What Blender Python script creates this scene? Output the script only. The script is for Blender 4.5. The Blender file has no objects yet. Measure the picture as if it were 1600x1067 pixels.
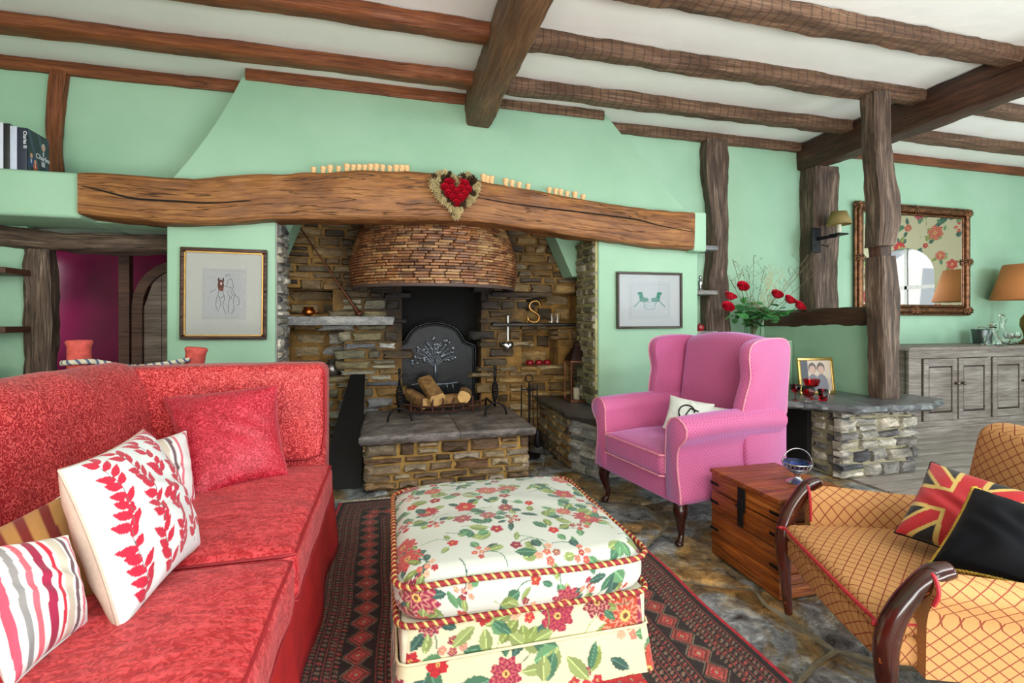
import bpy, bmesh, math, random
import numpy as np
from mathutils import Vector, Matrix, Euler, noise as mn

C = bpy.context.scene.collection
PI = math.pi
YAW = math.radians(14.3)
SA, CA = math.sin(YAW), math.cos(YAW)

# ---------------------------------------------------------------- camera, sky, lights, exposure
cam_d = bpy.data.cameras.new('camera'); cam = bpy.data.objects.new('camera', cam_d); C.objects.link(cam)
cam.location = (0, 0, 1.1); cam.rotation_euler = (PI/2, 0, -YAW)
cam_d.sensor_width = 36; cam_d.lens = 750/1600*36; cam_d.shift_y = -33.5/1600; cam_d.clip_start = 0.02
bpy.context.scene.camera = cam

world = bpy.data.worlds.new('sky'); bpy.context.scene.world = world; world.use_nodes = True
_bg = world.node_tree.nodes['Background']
_bg.inputs[0].default_value = (0.88, 0.95, 1.0, 1); _bg.inputs[1].default_value = 0.5

def area(name, loc, target, sx, sy, power, col):
    d = bpy.data.lights.new(name, 'AREA'); d.shape = 'RECTANGLE'; d.size = sx; d.size_y = sy
    d.energy = power; d.color = col
    o = bpy.data.objects.new(name, d); C.objects.link(o); o.location = loc
    o.rotation_euler = (Vector(target)-Vector(loc)).to_track_quat('-Z', 'Y').to_euler()
    return o
area('daylight_right_front', (5.6, -4.6, 2.3), (1.9, 3.2, 0.9), 2.2, 1.8, 185, (0.70, 0.83, 1.0))
area('warm_fill_left_front', (-1.6, -5.2, 2.1), (0.3, 3.6, 1.2), 3.2, 2.2, 150, (1.0, 0.91, 0.76))  # added warm fill from behind the camera, aimed at the chimney breast
area('overhead_fill', (1.5, -0.9, 2.75), (1.3, 0.9, 0.0), 3.0, 1.2, 82, (0.95, 0.98, 1.0))  # added overhead fill for upward faces, no roof opening here
area('daylight_east_window', (7.1, 1.3, 1.6), (4.5, 2.6, 1.3), 1.0, 1.3, 20, (0.92, 0.96, 1.0))
area('hall_fill', (-3.2, 4.25, 1.2), (-2.0, 4.7, 0.9), 0.5, 0.9, 9, (1.0, 0.9, 0.95))  # added fill to brighten the purple hall wall
area('floor_bounce_fill', (1.3, -1.6, 0.06), (1.3, -0.7, 2.8), 6.0, 2.4, 520, (1.0, 0.99, 0.95))  # added uplight imitating sun bounced off the floor, brightens the ceiling
area('floor_bounce_fill_east', (5.7, 0.9, 0.06), (5.6, 1.6, 2.8), 2.0, 1.4, 65, (0.94, 0.98, 1.0))  # added uplight for the east ceiling, imitates floor bounce
vs = bpy.context.scene.view_settings
vs.view_transform = 'Standard'; vs.look = 'None'; vs.gamma = 1.0; vs.use_curve_mapping = False
vs.exposure = 0.27

# ---------------------------------------------------------------- helpers
def W(px, py, d):
    """world point seen at pixel (px,py) of the photo at camera depth d"""
    l = (px-800)/750*d
    return Vector((l*CA+d*SA, d*CA-l*SA, 1.1+(500-py)/750*d))
def WY(px, py, Y):
    t = (px-800)/750
    return W(px, py, Y/(CA-t*SA))
def lin(c):
    if isinstance(c, str):
        c = [int(c[i:i+2], 16)/255 for i in (0, 2, 4)]
    return tuple((x/12.92 if x <= .04045 else ((x+.055)/1.055)**2.4) for x in c[:3])
def lin4(c): return lin(c)+(1,)
rnd = random.Random(7)

def tag(o, label=None, cat=None, group=None, kind='thing'):
    if label: o['label'] = label
    if cat: o['category'] = cat
    if group: o['group'] = group
    if kind: o['kind'] = kind
    return o
def thing(name, label, cat, loc=(0, 0, 0), rz=0, group=None):
    o = bpy.data.objects.new(name, None); C.objects.link(o)
    o.location = loc; o.rotation_euler = (0, 0, rz); o.empty_display_size = .1
    tag(o, label, cat, group)
    return o
def rootmat(o): return Matrix.Translation(o.location) @ Euler(o.rotation_euler).to_matrix().to_4x4()

class G:
    def __init__(s): s.v = []; s.f = []; s.m = []
    def add(s, vf, mat=None, mi=0):
        v, f = vf; b = len(s.v)
        if mat is not None: v = [mat @ Vector(p) for p in v]
        s.v += [tuple(p) for p in v]; s.f += [tuple(i+b for i in q) for q in f]; s.m += [mi]*len(f)
        return s
    def build(s, name, mats, parent=None, smooth=35, loc=None, world=False, uv=False, label=None):
        me = bpy.data.meshes.new(name); me.from_pydata(s.v, [], s.f)
        if not isinstance(mats, (list, tuple)): mats = [mats]
        for m in mats: me.materials.append(m)
        me.polygons.foreach_set('material_index', s.m)
        if smooth:
            me.polygons.foreach_set('use_smooth', [True]*len(s.f))
            if smooth < 180: me.set_sharp_from_angle(angle=math.radians(smooth))
        if uv: box_uv(me)
        me.update()
        o = bpy.data.objects.new(name, me); C.objects.link(o)
        if parent is not None:
            o.parent = parent
            if world: me.transform(rootmat(parent).inverted())
        if loc is not None: o.location = loc
        if label: o['label'] = label
        return o
def box_uv(me):
    l = me.uv_layers.new(name='UVMap')
    co = [v.co for v in me.vertices]
    for p in me.polygons:
        n = p.normal; a = max(range(3), key=lambda i: abs(n[i]))
        for li in p.loop_indices:
            c = co[me.loops[li].vertex_index]
            l.data[li].uv = (c.y, c.z) if a == 0 else ((c.x, c.z) if a == 1 else (c.x, c.y))

def box(x0, y0, z0, x1, y1, z1):
    v = [(x, y, z) for z in (z0, z1) for y in (y0, y1) for x in (x0, x1)]
    return v, [(0, 2, 3, 1), (4, 5, 7, 6), (0, 1, 5, 4), (2, 6, 7, 3), (0, 4, 6, 2), (1, 3, 7, 5)]
def bx(name, b, m, parent=None, bev=0, **k):
    if bev: return G().add(rbox(*b, bev)).build(name, m, parent, **k)
    return G().add(box(*b)).build(name, m, parent, smooth=0, **k)
def _ax(a, b, r, seg, mid):
    r = min(r, (b-a)/2*.98)
    e = [r*math.tan(PI/4*i/seg) for i in range(seg+1)]
    lo = [a+r-x for x in reversed(e)]; hi = [b-r+x for x in e]
    m = [a+r+(b-a-2*r)*i/mid for i in range(1, mid)]
    return lo+m+hi
def rbox(x0, y0, z0, x1, y1, z1, r=.02, seg=2, mid=(1, 1, 1), deform=None):
    A = [_ax(x0, x1, r, seg, mid[0]), _ax(y0, y1, r, seg, mid[1]), _ax(z0, z1, r, seg, mid[2])]
    lo = (x0, y0, z0); hi = (x1, y1, z1)
    n = [len(a)-1 for a in A]; idx = {}; v = []; f = []
    def P(i, j, k):
        key = (i, j, k)
        if key in idx: return idx[key]
        p = (A[0][i], A[1][j], A[2][k]); q = []
        for a in range(3):
            rr = min(r, (hi[a]-lo[a])/2*.98)
            q.append(min(max(p[a], lo[a]+rr), hi[a]-rr))
        d = Vector(p)-Vector(q)
        if d.length > 1e-9:
            d = d.normalized()
            d = Vector((d.x*min(r, (x1-x0)/2*.98), d.y*min(r, (y1-y0)/2*.98), d.z*min(r, (z1-z0)/2*.98)))
        w = Vector(q)+d
        if deform: w = deform(w)
        idx[key] = len(v); v.append(tuple(w)); return idx[key]
    for a in range(3):
        b, c = (a+1) % 3, (a+2) % 3
        for side in (0, n[a]):
            for i in range(n[b]):
                for j in range(n[c]):
                    q = []
                    for di, dj in ((0, 0), (1, 0), (1, 1), (0, 1)):
                        t = [0, 0, 0]; t[a] = side; t[b] = i+di; t[c] = j+dj; q.append(P(*t))
                    f.append(tuple(q if side else q[::-1]))
    return v, f
def lathe(prof, n=24, cx=0, cy=0, a0=0, a1=2*PI, sx=1, sy=1):
    full = abs(a1-a0-2*PI) < 1e-6; m = n if full else n+1; v = []; f = []
    for r, z in prof:
        for i in range(m):
            a = a0+(a1-a0)*i/n; v.append((cx+max(r, 1e-4)*math.cos(a)*sx, cy+max(r, 1e-4)*math.sin(a)*sy, z))
    for k in range(len(prof)-1):
        for i in range(n):
            j = (i+1) % m
            f.append((k*m+i, k*m+j, (k+1)*m+j, (k+1)*m+i))
    return v, f
def tube(pts, r, n=6, closed=False, caps=True, flat=None):
    pts = [Vector(p) for p in pts]; N = len(pts); v = []; f = []
    rr = r if isinstance(r, (list, tuple)) else [r]*N
    up = None
    for i, p in enumerate(pts):
        t = (pts[(i+1) % N]-pts[i-1]) if closed else (pts[min(i+1, N-1)]-pts[max(i-1, 0)])
        t = t.normalized() if t.length > 1e-9 else Vector((0, 0, 1))
        if up is None:
            up = Vector((0, 0, 1)) if abs(t.z) < .9 else Vector((1, 0, 0))
        s = t.cross(up).normalized(); up = s.cross(t).normalized()
        for k in range(n):
            a = 2*PI*k/n; v.append(tuple(p+(s*math.cos(a)+up*math.sin(a)*(flat or 1))*rr[i]))
    for i in range(N if closed else N-1):
        j = (i+1) % N
        for k in range(n):
            l = (k+1) % n; f.append((i*n+k, i*n+l, j*n+l, j*n+k))
    if not closed and caps:
        f.append(tuple(range(n))[::-1]); f.append(tuple((N-1)*n+k for k in range(n)))
    return v, f
def smoothpath(pts, k=6):
    pts = [Vector(p) for p in pts]; out = []
    for i in range(len(pts)-1):
        p0 = pts[max(i-1, 0)]; p1 = pts[i]; p2 = pts[i+1]; p3 = pts[min(i+2, len(pts)-1)]
        for j in range(k):
            t = j/k
            out.append(.5*((2*p1)+(p2-p0)*t+(2*p0-5*p1+4*p2-p3)*t*t+(3*p1-p0-3*p2+p3)*t**3))
    out.append(pts[-1]); return out
def sphere(c, r, n=10, m=6, sz=1):
    prof = [(r*math.sin(PI*i/m), -r*sz*math.cos(PI*i/m)) for i in range(m+1)]
    v, f = lathe(prof, n); return [(p[0]+c[0], p[1]+c[1], p[2]+c[2]) for p in v], f
def extrude(poly, z0, z1, axis='z'):
    """prism of a 2d polygon (counter-clockwise); axis z: xy poly; axis y: xz poly"""
    n = len(poly)
    if axis == 'z': v = [(x, y, z0) for x, y in poly]+[(x, y, z1) for x, y in poly]
    elif axis == 'y': v = [(x, z0, y) for x, y in poly]+[(x, z1, y) for x, y in poly]
    else: v = [(z0, x, y) for x, y in poly]+[(z1, x, y) for x, y in poly]
    f = [tuple(range(n))[::-1], tuple(range(n, 2*n))]+[(i, (i+1) % n, n+(i+1) % n, n+i) for i in range(n)]
    return v, f
def helix_cord(pts, r, turns_per_m, strands=3, closed=True, n=5):
    """twisted cord along a dense path: list of strand tubes"""
    pts = [Vector(p) for p in pts]; N = len(pts); L = 0; acc = [0]
    for i in range(1, N): L += (pts[i]-pts[i-1]).length; acc.append(L)
    out = []
    T = round(turns_per_m*L)
    for s in range(strands):
        q = []
        for i, p in enumerate(pts):
            t = (pts[(i+1) % N]-pts[i-1]) if closed else pts[min(i+1, N-1)]-pts[max(i-1, 0)]
            t.normalize(); u = Vector((0, 0, 1)); u = (u-t*u.dot(t)).normalized() if abs(t.z) < .99 else Vector((1, 0, 0))
            w = t.cross(u); a = 2*PI*(T*acc[i]/max(L, 1e-6)+s/strands)
            q.append(p+(u*math.cos(a)+w*math.sin(a))*r*.5)
        out.append(tube(q, r*.62, n, closed))
    return out

# ---------------------------------------------------------------- materials
class N:
    def __init__(s, name):
        s.m = bpy.data.materials.new(name); s.m.use_nodes = True; s.t = s.m.node_tree
        s.b = s.t.nodes['Principled BSDF']
    def n(s, typ, **k):
        x = s.t.nodes.new(typ)
        for a, b in k.items():
            if a.startswith('i_'):
                x.inputs[a[2:].replace('_', ' ')].default_value = b
            else: setattr(x, a, b)
        return x
    def l(s, a, b): s.t.links.new(a, b)
    def math(s, op, a, b=0.0, c=None):
        x = s.t.nodes.new('ShaderNodeMath'); x.operation = op
        for i, q in enumerate((a, b, c)):
            if q is None: continue
            if isinstance(q, (int, float)): x.inputs[i].default_value = q
            else: s.l(q, x.inputs[i])
        return x.outputs[0]
    def mix(s, fac, a, b, typ='MIX'):
        x = s.t.nodes.new('ShaderNodeMix'); x.data_type = 'RGBA'; x.blend_type = typ
        for i, q in ((0, fac), (6, a), (7, b)):
            if isinstance(q, (int, float)): x.inputs[i].default_value = q
            elif isinstance(q, tuple): x.inputs[i].default_value = q if len(q) == 4 else q+(1,)
            else: s.l(q, x.inputs[i])
        return x.outputs[2]
    def ramp(s, fac, stops, interp='LINEAR'):
        x = s.t.nodes.new('ShaderNodeValToRGB'); r = x.color_ramp; r.interpolation = interp
        while len(r.elements) < len(stops): r.elements.new(.5)
        for e, (p, c) in zip(r.elements, stops):
            e.position = p; e.color = c if len(c) == 4 else tuple(c)+(1,)
        s.l(fac, x.inputs[0]); return x.outputs[0]
    def coord(s, kind='Object', scale=(1, 1, 1), rot=(0, 0, 0)):
        tc = s.t.nodes.new('ShaderNodeTexCoord'); mp = s.t.nodes.new('ShaderNodeMapping')
        s.l(tc.outputs[kind], mp.inputs[0]); mp.inputs['Scale'].default_value = scale; mp.inputs['Rotation'].default_value = rot
        return mp.outputs[0]
    def noise(s, vec, scale=5, detail=4, rough=.5, dist=0):
        x = s.t.nodes.new('ShaderNodeTexNoise'); s.l(vec, x.inputs['Vector'])
        x.inputs['Scale'].default_value = scale; x.inputs['Detail'].default_value = detail
        x.inputs['Roughness'].default_value = rough; x.inputs['Distortion'].default_value = dist
        return x.outputs[0]
    def bump(s, h, strength=.3, dist=.01, prev=None):
        x = s.t.nodes.new('ShaderNodeBump'); x.inputs['Strength'].default_value = strength; x.inputs['Distance'].default_value = dist
        s.l(h, x.inputs['Height'])
        if prev is not None: s.l(prev, x.inputs['Normal'])
        s.l(x.outputs[0], s.b.inputs['Normal']); return x.outputs[0]
    def col(s, c):
        if isinstance(c, tuple): s.b.inputs['Base Color'].default_value = c if len(c) == 4 else c+(1,)
        else: s.l(c, s.b.inputs['Base Color'])
    def set(s, **k):
        for a, b in k.items():
            s.b.inputs[a.replace('_', ' ')].default_value = b
        return s.m

def plain(name, c, rough=.5, metal=0, var=.08, bump=.15, scale=30, **k):
    s = N(name); v = s.coord(); n = s.noise(v, scale, 4)
    c = lin(c); d = tuple(x*(1-var*2) for x in c); e = tuple(min(1, x*(1+var)) for x in c)
    s.col(s.ramp(n, [(.3, d), (.7, e)])); 
    if bump: s.bump(n, bump, .004)
    s.set(Roughness=rough, Metallic=metal, **k); return s.m
def plaster(name, c, c2=None, rough=.75):
    s = N(name); v = s.coord(); n = s.noise(v, 1.6, 5, .55); c = lin(c); c2 = lin(c2) if c2 else tuple(x*.9 for x in c)
    col = s.ramp(n, [(.35, c2), (.65, c)]); s.col(col)
    f = s.noise(v, 14, 5); g = s.noise(v, 3, 3)
    b = s.bump(g, .35, .03); s.bump(f, .12, .01, b); s.set(Roughness=rough); return s.m
def oak(name, c1, c2, c3, rough=.6, saw=0, crack=.5):
    s = N(name); v = s.coord('UV', (1.6, 26, 1)); big = s.noise(s.coord('UV', (1.2, 5, 1)), 2, 5, .6)
    g = s.noise(v, 2.2, 6, .65, .6)
    col = s.ramp(g, [(.25, lin(c1)), (.5, lin(c2)), (.78, lin(c3))])
    col = s.mix(s.ramp(big, [(.35, (0, 0, 0)), (.7, (1, 1, 1))]), s.mix(1.0, col, (.55, .5, .48, 1), 'MULTIPLY'), col)
    cr = s.noise(s.coord('UV', (.8, 34, 1)), 1.7, 3, .5, .3)
    cm = s.ramp(cr, [(.485, (1, 1, 1)), (.5, (0, 0, 0)), (.515, (1, 1, 1))])
    col = s.mix(crack, col, s.mix(1.0, col, cm, 'MULTIPLY'))
    h = s.math('ADD', g, s.math('MULTIPLY', cm, .6))
    if saw:
        w = s.n('ShaderNodeTexWave', wave_type='BANDS', bands_direction='X'); s.l(s.coord('UV', (1, .25, 1)), w.inputs[0])
        w.inputs['Scale'].default_value = 5.2; w.inputs['Distortion'].default_value = 3.5; w.inputs['Detail'].default_value = 2
        wm = s.ramp(w.outputs[1], [(0, (.25, .25, .25)), (.1, (1, 1, 1))])
        col = s.mix(saw, col, s.mix(1.0, col, wm, 'MULTIPLY')); h = s.math('ADD', h, s.math('MULTIPLY', wm, .7))
    s.col(col); s.bump(h, .55, .012); s.set(Roughness=rough); return s.m
def vcol(name, rough=.8, weave=250, sheen=.2, bump=.15):
    s = N(name); a = s.n('ShaderNodeAttribute', attribute_name='Col')
    n = s.noise(s.coord(), weave, 2)
    s.col(s.mix(.18, a.outputs[0], s.mix(1.0, a.outputs[0], s.ramp(n, [(.3, (.6, .6, .6)), (.7, (1, 1, 1))]), 'MULTIPLY')))
    s.bump(n, bump, .002); s.set(Roughness=rough, Sheen_Weight=sheen); return s.m

def stonemat(name, cols, soot=None, rough=.75, spot=.5):
    s = N(name); oi = s.n('ShaderNodeObjectInfo'); geo = s.n('ShaderNodeNewGeometry')
    st = [((i+.5)/len(cols), lin(c)) for i, c in enumerate(cols)]
    base = s.ramp(oi.outputs['Random'], st)
    pos = geo.outputs['Position']
    mp = s.n('ShaderNodeMapping'); s.l(pos, mp.inputs[0]); mp.inputs['Scale'].default_value = (1, 1, 2.2)
    n1 = s.noise(mp.outputs[0], 9, 6, .65, .4); n2 = s.noise(mp.outputs[0], 38, 5, .7)
    c = s.mix(spot, base, s.mix(1.0, base, s.ramp(n1, [(.32, (.22, .2, .18)), (.48, (.85, .83, .8)), (.66, (1.9, 1.8, 1.65))]), 'MULTIPLY'))
    c = s.mix(.5, c, s.mix(1.0, c, s.ramp(n2, [(.35, (.35, .35, .35)), (.65, (1.3, 1.3, 1.3))]), 'MULTIPLY'))
    if soot: c = sootmix(s, c, pos, soot)
    s.col(c); b = s.bump(n1, .6, .02); s.bump(n2, .5, .008, b); s.set(Roughness=rough); return s.m
def sootmix(s, c, pos, soot):
    (cx, cy, cz), r0, r1, sz = soot
    sub = s.n('ShaderNodeVectorMath', operation='SUBTRACT'); s.l(pos, sub.inputs[0]); sub.inputs[1].default_value = (cx, cy, cz)
    mul = s.n('ShaderNodeVectorMath', operation='MULTIPLY'); s.l(sub.outputs[0], mul.inputs[0]); mul.inputs[1].default_value = (1, .6, sz)
    ln = s.n('ShaderNodeVectorMath', operation='LENGTH'); s.l(mul.outputs[0], ln.inputs[0])
    d = s.math('ADD', ln.outputs['Value'], s.math('MULTIPLY', s.math('SUBTRACT', s.noise(pos, 5, 4), .5), .35))
    k = s.ramp(s.math('DIVIDE', d, r1), [(r0/r1, (.93, .93, .93)), (1, (0, 0, 0))])
    return s.mix(k, c, (.008, .007, .007, 1))

green = plaster('green_plaster', '9bbfa4', '8fb699')
green_up = green
white = plaster('ceiling_white', 'f3f4f0', 'eceee8', .85)
oak_red = oak('oak_reddish', '54290f', '8a4a20', 'a8683a', .5)
oak_grey = oak('oak_grey_sawn', '3a2a20', '77573f', 'a08468', .65, saw=.55)
oak_main = oak('oak_main_beam', '4a3222', '7b5738', '9d7a58', .6)
oak_mantel = oak('oak_mantel', '522d10', '96602c', 'bc8848', .55, crack=.9)
oak_post = oak('oak_weathered_post', '231812', '5c4738', 'a8937f', .65, crack=.9)
oak_dark = oak('oak_dark', '2a1710', '4c2c1c', '6d4630', .5)
SOOT = ((.37, 4.2, 1.50), .50, 1.15, .95)
st_warm = stonemat('stone_warm', ['4a3b26', '8a6c40', '64543c', 'b39257', '786a52', '94723c', '3f362a', 'a08c66'], SOOT)
st_hearth = stonemat('stone_hearth', ['5a4632', '8a765c', '6e4f38', 'b0a080', '4f3f34', '9a7c56', 'a89a88'], None)
st_jamb = stonemat('stone_jamb', ['6d6a55', '8b8670', 'a3a08c', '595544', '7a6f50'], None)
st_grey = stonemat('stone_grey', ['5e6063', '85878a', '9fa09d', '6f6c68', 'b3b2aa'], None)
st_pale = stonemat('stone_pale', ['8a857b', 'b0aca0', '605e5d', 'c9c6ba', '9b9484', '4c4c50'], None, spot=.8)
slate = stonemat('slate_slab', ['77716e', '8a8480'], None, .45, .7)
flagm = stonemat('flagstone', ['514334', '6b6a64', '44423f', '7b6a4c', '5c5b59', '806a44'], None, .34, .8)
def mortar(name, c, c2, soot=None):
    s = N(name); geo = s.n('ShaderNodeNewGeometry'); n = s.noise(geo.outputs['Position'], 12, 6, .6)
    col = s.ramp(n, [(.3, lin(c2)), (.7, lin(c))])
    if soot: col = sootmix(s, col, geo.outputs['Position'], soot)
    s.col(col); s.bump(n, .5, .02); s.set(Roughness=.9); return s.m
mo_ochre = mortar('mortar_ochre', 'a57c3c', '5e4520', SOOT)
mo_hearth = mortar('mortar_hearth', 'c09a55', '8f7038')
mo_jamb = mortar('mortar_jamb', 'b0ac78', '85815a')
mo_grey = mortar('mortar_grey', 'a9a89d', '7d7c76')
mo_pale = mortar('mortar_pale', 'a79f80', '7d785f')
mo_floor = mortar('mortar_floor', 'a09880', '665d48')
iron = plain('black_iron', '1d1c1e', .5, .6, .2, .4, 40)
brass = plain('brass', 'b98a4a', .3, .9, .1, .05)
silver = plain('silver', 'c9cacc', .22, 1, .05, .05)
white_fab = plain('white_linen', 'e2e8e0', .85, 0, .03, .3, 200)
black_rope = plain('black_cord', '151515', .7)
darkwood = plain('dark_mahogany', '2d100c', .22, 0, .2, .05, 12)
def glass(name, c=(1, 1, 1), rough=.02):
    s = N(name); s.col(tuple(c)); s.set(Transmission_Weight=1.0, Roughness=rough, IOR=1.45); return s.m
clear = glass('clear_glass')
redglass = glass('red_glass', lin('e01530'))
blueglass = glass('blue_glass', lin('3a6fd8'))

def set_vcol(me, cols):
    a = me.color_attributes.new(name='Col', type='FLOAT_COLOR', domain='POINT')
    c = np.ones((len(me.vertices), 4), dtype=np.float32); c[:, :3] = cols
    a.data.foreach_set('color', c.ravel())
def gridmesh(name, P, mat, parent=None, cols=None, closed_u=False, smooth=True, world=False, keep=None, label=None):
    """P: (nu, nv, 3) array of points"""
    nu, nv = P.shape[:2]
    i = np.arange(nu*nv).reshape(nu, nv)
    if closed_u: i = np.vstack([i, i[:1]])
    q = np.stack([i[:-1, :-1], i[1:, :-1], i[1:, 1:], i[:-1, 1:]], -1).reshape(-1, 4)
    if keep is not None: q = q[keep.reshape(-1)]
    me = bpy.data.meshes.new(name)
    me.vertices.add(nu*nv); me.vertices.foreach_set('co', P.reshape(-1).astype(np.float32))
    me.loops.add(len(q)*4); me.loops.foreach_set('vertex_index', q.reshape(-1).astype(np.int32))
    me.polygons.add(len(q)); me.polygons.foreach_set('loop_start', np.arange(len(q), dtype=np.int32)*4)
    me.polygons.foreach_set('loop_total', np.full(len(q), 4, dtype=np.int32))
    me.polygons.foreach_set('use_smooth', np.full(len(q), smooth))
    me.update(calc_edges=True); me.materials.append(mat)
    if cols is not None: set_vcol(me, cols.reshape(-1, 3))
    o = bpy.data.objects.new(name, me); C.objects.link(o)
    if parent is not None:
        o.parent = parent
        if world: me.transform(rootmat(parent).inverted())
    if label: o['label'] = label
    return o

# ---------------------------------------------------------------- painted pattern functions (numpy, u/v in metres)
def _h(seed): return random.Random(seed)
def floral(u, v, ground, seed=1, span=((-1, 1), (-1, 1)), n=40, scale=1.0, strong=1.0):
    r = _h(seed); col = np.empty(u.shape+(3,)); col[:] = ground
    gr = [lin(c) for c in ('3d6b4e', '5b8a5e', '7a8b45', '2f5548', '8a9a5a')]
    rd = [lin(c) for c in ('a00e26', 'b31a20', '8e2040', 'ae3c22', '7c1630')]
    lt = [lin(c) for c in ('cc7060', 'c48a74', 'd6a88a', 'c05048')]
    def put(mask, c, a=1.0): col[mask] = col[mask]*(1-a)+np.array(c)*a
    def leaf(cx, cy, L, w, ang, c):
        x = (u-cx)*math.cos(ang)+(v-cy)*math.sin(ang); y = -(u-cx)*math.sin(ang)+(v-cy)*math.cos(ang)
        t = x/L; m = (t > 0) & (t < 1) & (np.abs(y) < w*np.sin(np.clip(t, 0, 1)*PI)**.8*(1+.07*np.sin(t*34)))
        put(m, c); put(m & (np.abs(y) < w*.07), tuple(k*1.8+.05 for k in c))
        put(m & (y > w*.1), tuple(k*.6 for k in c), .5)
    def flower(cx, cy, R, c, k, c2):
        x = u-cx; y = v-cy; d = np.hypot(x, y); a = np.arctan2(y, x)+r.random()*6
        rr = R*(.72+.28*np.abs(np.cos(a*k/2)))*(1+.05*np.sin(a*13+r.random()*5))
        m = d < rr; put(m, c)
        ring = m & ((np.sin(d/R*17+2.2*np.cos(a*k))) > .35); put(ring, c2, .6)
        put(m & (np.abs(np.cos(a*k/2)) < .13) & (d > R*.3), tuple(q*.35 for q in c), .8)
        put(d < R*.2, lin('d9b060')); put(d < R*.1, lin('6a3a20'))
    def stem(x0, y0, x1, y1, c, w):
        n_ = 14; bend = r.uniform(-.3, .3)
        for i in range(n_):
            t = i/n_; t2 = (i+1)/n_
            f = lambda q: (x0+(x1-x0)*q-(y1-y0)*bend*math.sin(q*PI), y0+(y1-y0)*q+(x1-x0)*bend*math.sin(q*PI))
            ax, ay = f(t); bx_, by_ = f(t2); L2 = (bx_-ax)**2+(by_-ay)**2+1e-9
            s = np.clip(((u-ax)*(bx_-ax)+(v-ay)*(by_-ay))/L2, 0, 1)
            put(np.hypot(u-ax-s*(bx_-ax), v-ay-s*(by_-ay)) < w, c)
    pts = []
    (u0, u1), (v0, v1) = span; tries = 0
    while len(pts) < n and tries < 4000:
        tries += 1; x, y = r.uniform(u0, u1), r.uniform(v0, v1)
        if all((x-a)**2+(y-b)**2 > (.072*scale)**2 for a, b in pts): pts.append((x, y))
    for i, (x, y) in enumerate(pts):
        k = i % 5; sc = scale*r.uniform(.8, 1.2)
        a0 = r.random()*2*PI
        stem(x, y, x+.09*sc*math.cos(a0), y+.09*sc*math.sin(a0), r.choice(gr), .0016)
        for j in range(r.randint(2, 5)):
            a = a0+r.uniform(-1.2, 1.2)+(j % 2)*PI*.6; d = .022*sc
            leaf(x+d*math.cos(a), y+d*math.sin(a), r.uniform(.03, .055)*sc, r.uniform(.008, .015)*sc, a, r.choice(gr))
        if k in (0, 2):
            flower(x, y, r.uniform(.024, .055)*sc, r.choice(rd), r.choice((5, 6, 8, 11)), r.choice(lt))
        elif k == 1:
            for j in range(5):
                a = a0+j*1.3; flower(x+.022*sc*math.cos(a)*(j > 0), y+.022*sc*math.sin(a)*(j > 0), .0105*sc, r.choice(rd+lt), 5, r.choice(lt))
        elif k == 3:
            flower(x, y, .017*sc, r.choice(rd), 5, r.choice(rd))
        else:
            for j in range(3): leaf(x, y, .045*sc, .014*sc, a0+j*.7, r.choice(gr))
    return col
# ================================================================ THE SETTING
def struct(name, b, m, **k):
    o = bx(name, b, m, **k); o['kind'] = 'structure'; return o
YW = 3.95; ZC = 2.86
floor = struct('floor', (-3.6, -2.0, -.12, 3.1, 5.2, -.012), mo_floor)
floor2 = struct('floor', (3.1, -2.0, -.12, 7.6, 4.1, -.02), plain('board_gap', '6b625a', .8))
struct('ceiling', (-3.6, -2.0, ZC, 7.6, 5.2, ZC+.1), white)
struct('wall_left', (-3.7, -2.0, -.12, -3.6, 5.2, ZC+.1), green)
struct('wall_back_left_upper', (-3.6, YW, 1.7, -.9, YW+.1, ZC), green)
struct('wall_back_left_lower', (-3.6, 3.72, 0, -2.235, 3.82, 1.70), green)
struct('wall_back_centre', (-1.2, YW+.01, 2.0, 1.9, YW+.1, ZC), green)
struct('wall_back_right', (2.0, YW, 0, 7.6, YW+.1, ZC), green)
# ledge (boxed plaster shelf) left of the mantel
G().add(rbox(-3.6, 3.34, 1.695, -1.75, YW, 1.962, .025)).add(rbox(-1.77, 3.50, 1.70, -1.335, YW, 1.95, .01)).build('wall_ledge', green)['kind'] = 'structure'
# chimney breast: tapering plaster hood above the mantel
bl, br_, tl, tr = (-1.40, 3.45, 1.90), (2.455, 3.45, 1.66), (-.985, 3.745, ZC), (1.757, 3.745, ZC)
def breast():
    P = []; n = 14
    v = []; f = []
    for j in range(n+1):
        t = j/n
        zl = 1.90+(ZC-1.90)*t; y = 3.45+.295*t
        xl = -1.40+(-.985+1.40)*(t**.85+.06*math.sin(t*PI)); xr = 2.455+(1.757-2.455)*(t**.9)
        for i in range(21):
            s = i/20; v.append((xl+(xr-xl)*s, y, zl))
    m = 21
    for j in range(n):
        for i in range(20): f.append((j*m+i, j*m+i+1, (j+1)*m+i+1, (j+1)*m+i))
    b = len(v)
    for j in range(n+1):
        for i in (0, 20):
            p = v[j*m+i]; v.append((p[0], YW+.02, p[2]))
    for j in range(n):
        f.append((j*m, (j+1)*m, b+(j+1)*2, b+j*2)); f.append((j*m+20, b+j*2+1, b+(j+1)*2+1, (j+1)*m+20))
    return v, f
G().add(breast()).build('wall_chimney_breast', green, smooth=30)['kind'] = 'structure'
# panels either side of the inglenook
struct('wall_panel_left', (-1.34, 3.41, 0, -.722, 3.76, 1.80), green, bev=.012)
struct('wall_panel_right', (1.555, 3.41, .40, 2.43, 3.80, 1.78), green, bev=.012)
G().add(rbox(2.315, 3.30, 1.64, 2.435, 3.62, 1.955, .02)).build('wall_mantel_end', green)['kind'] = 'structure'
# wall closing behind the right panel (niche side)
struct('wall_niche', (1.9, 3.79, 0, 2.44, YW+.02, 1.80), green)
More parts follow.
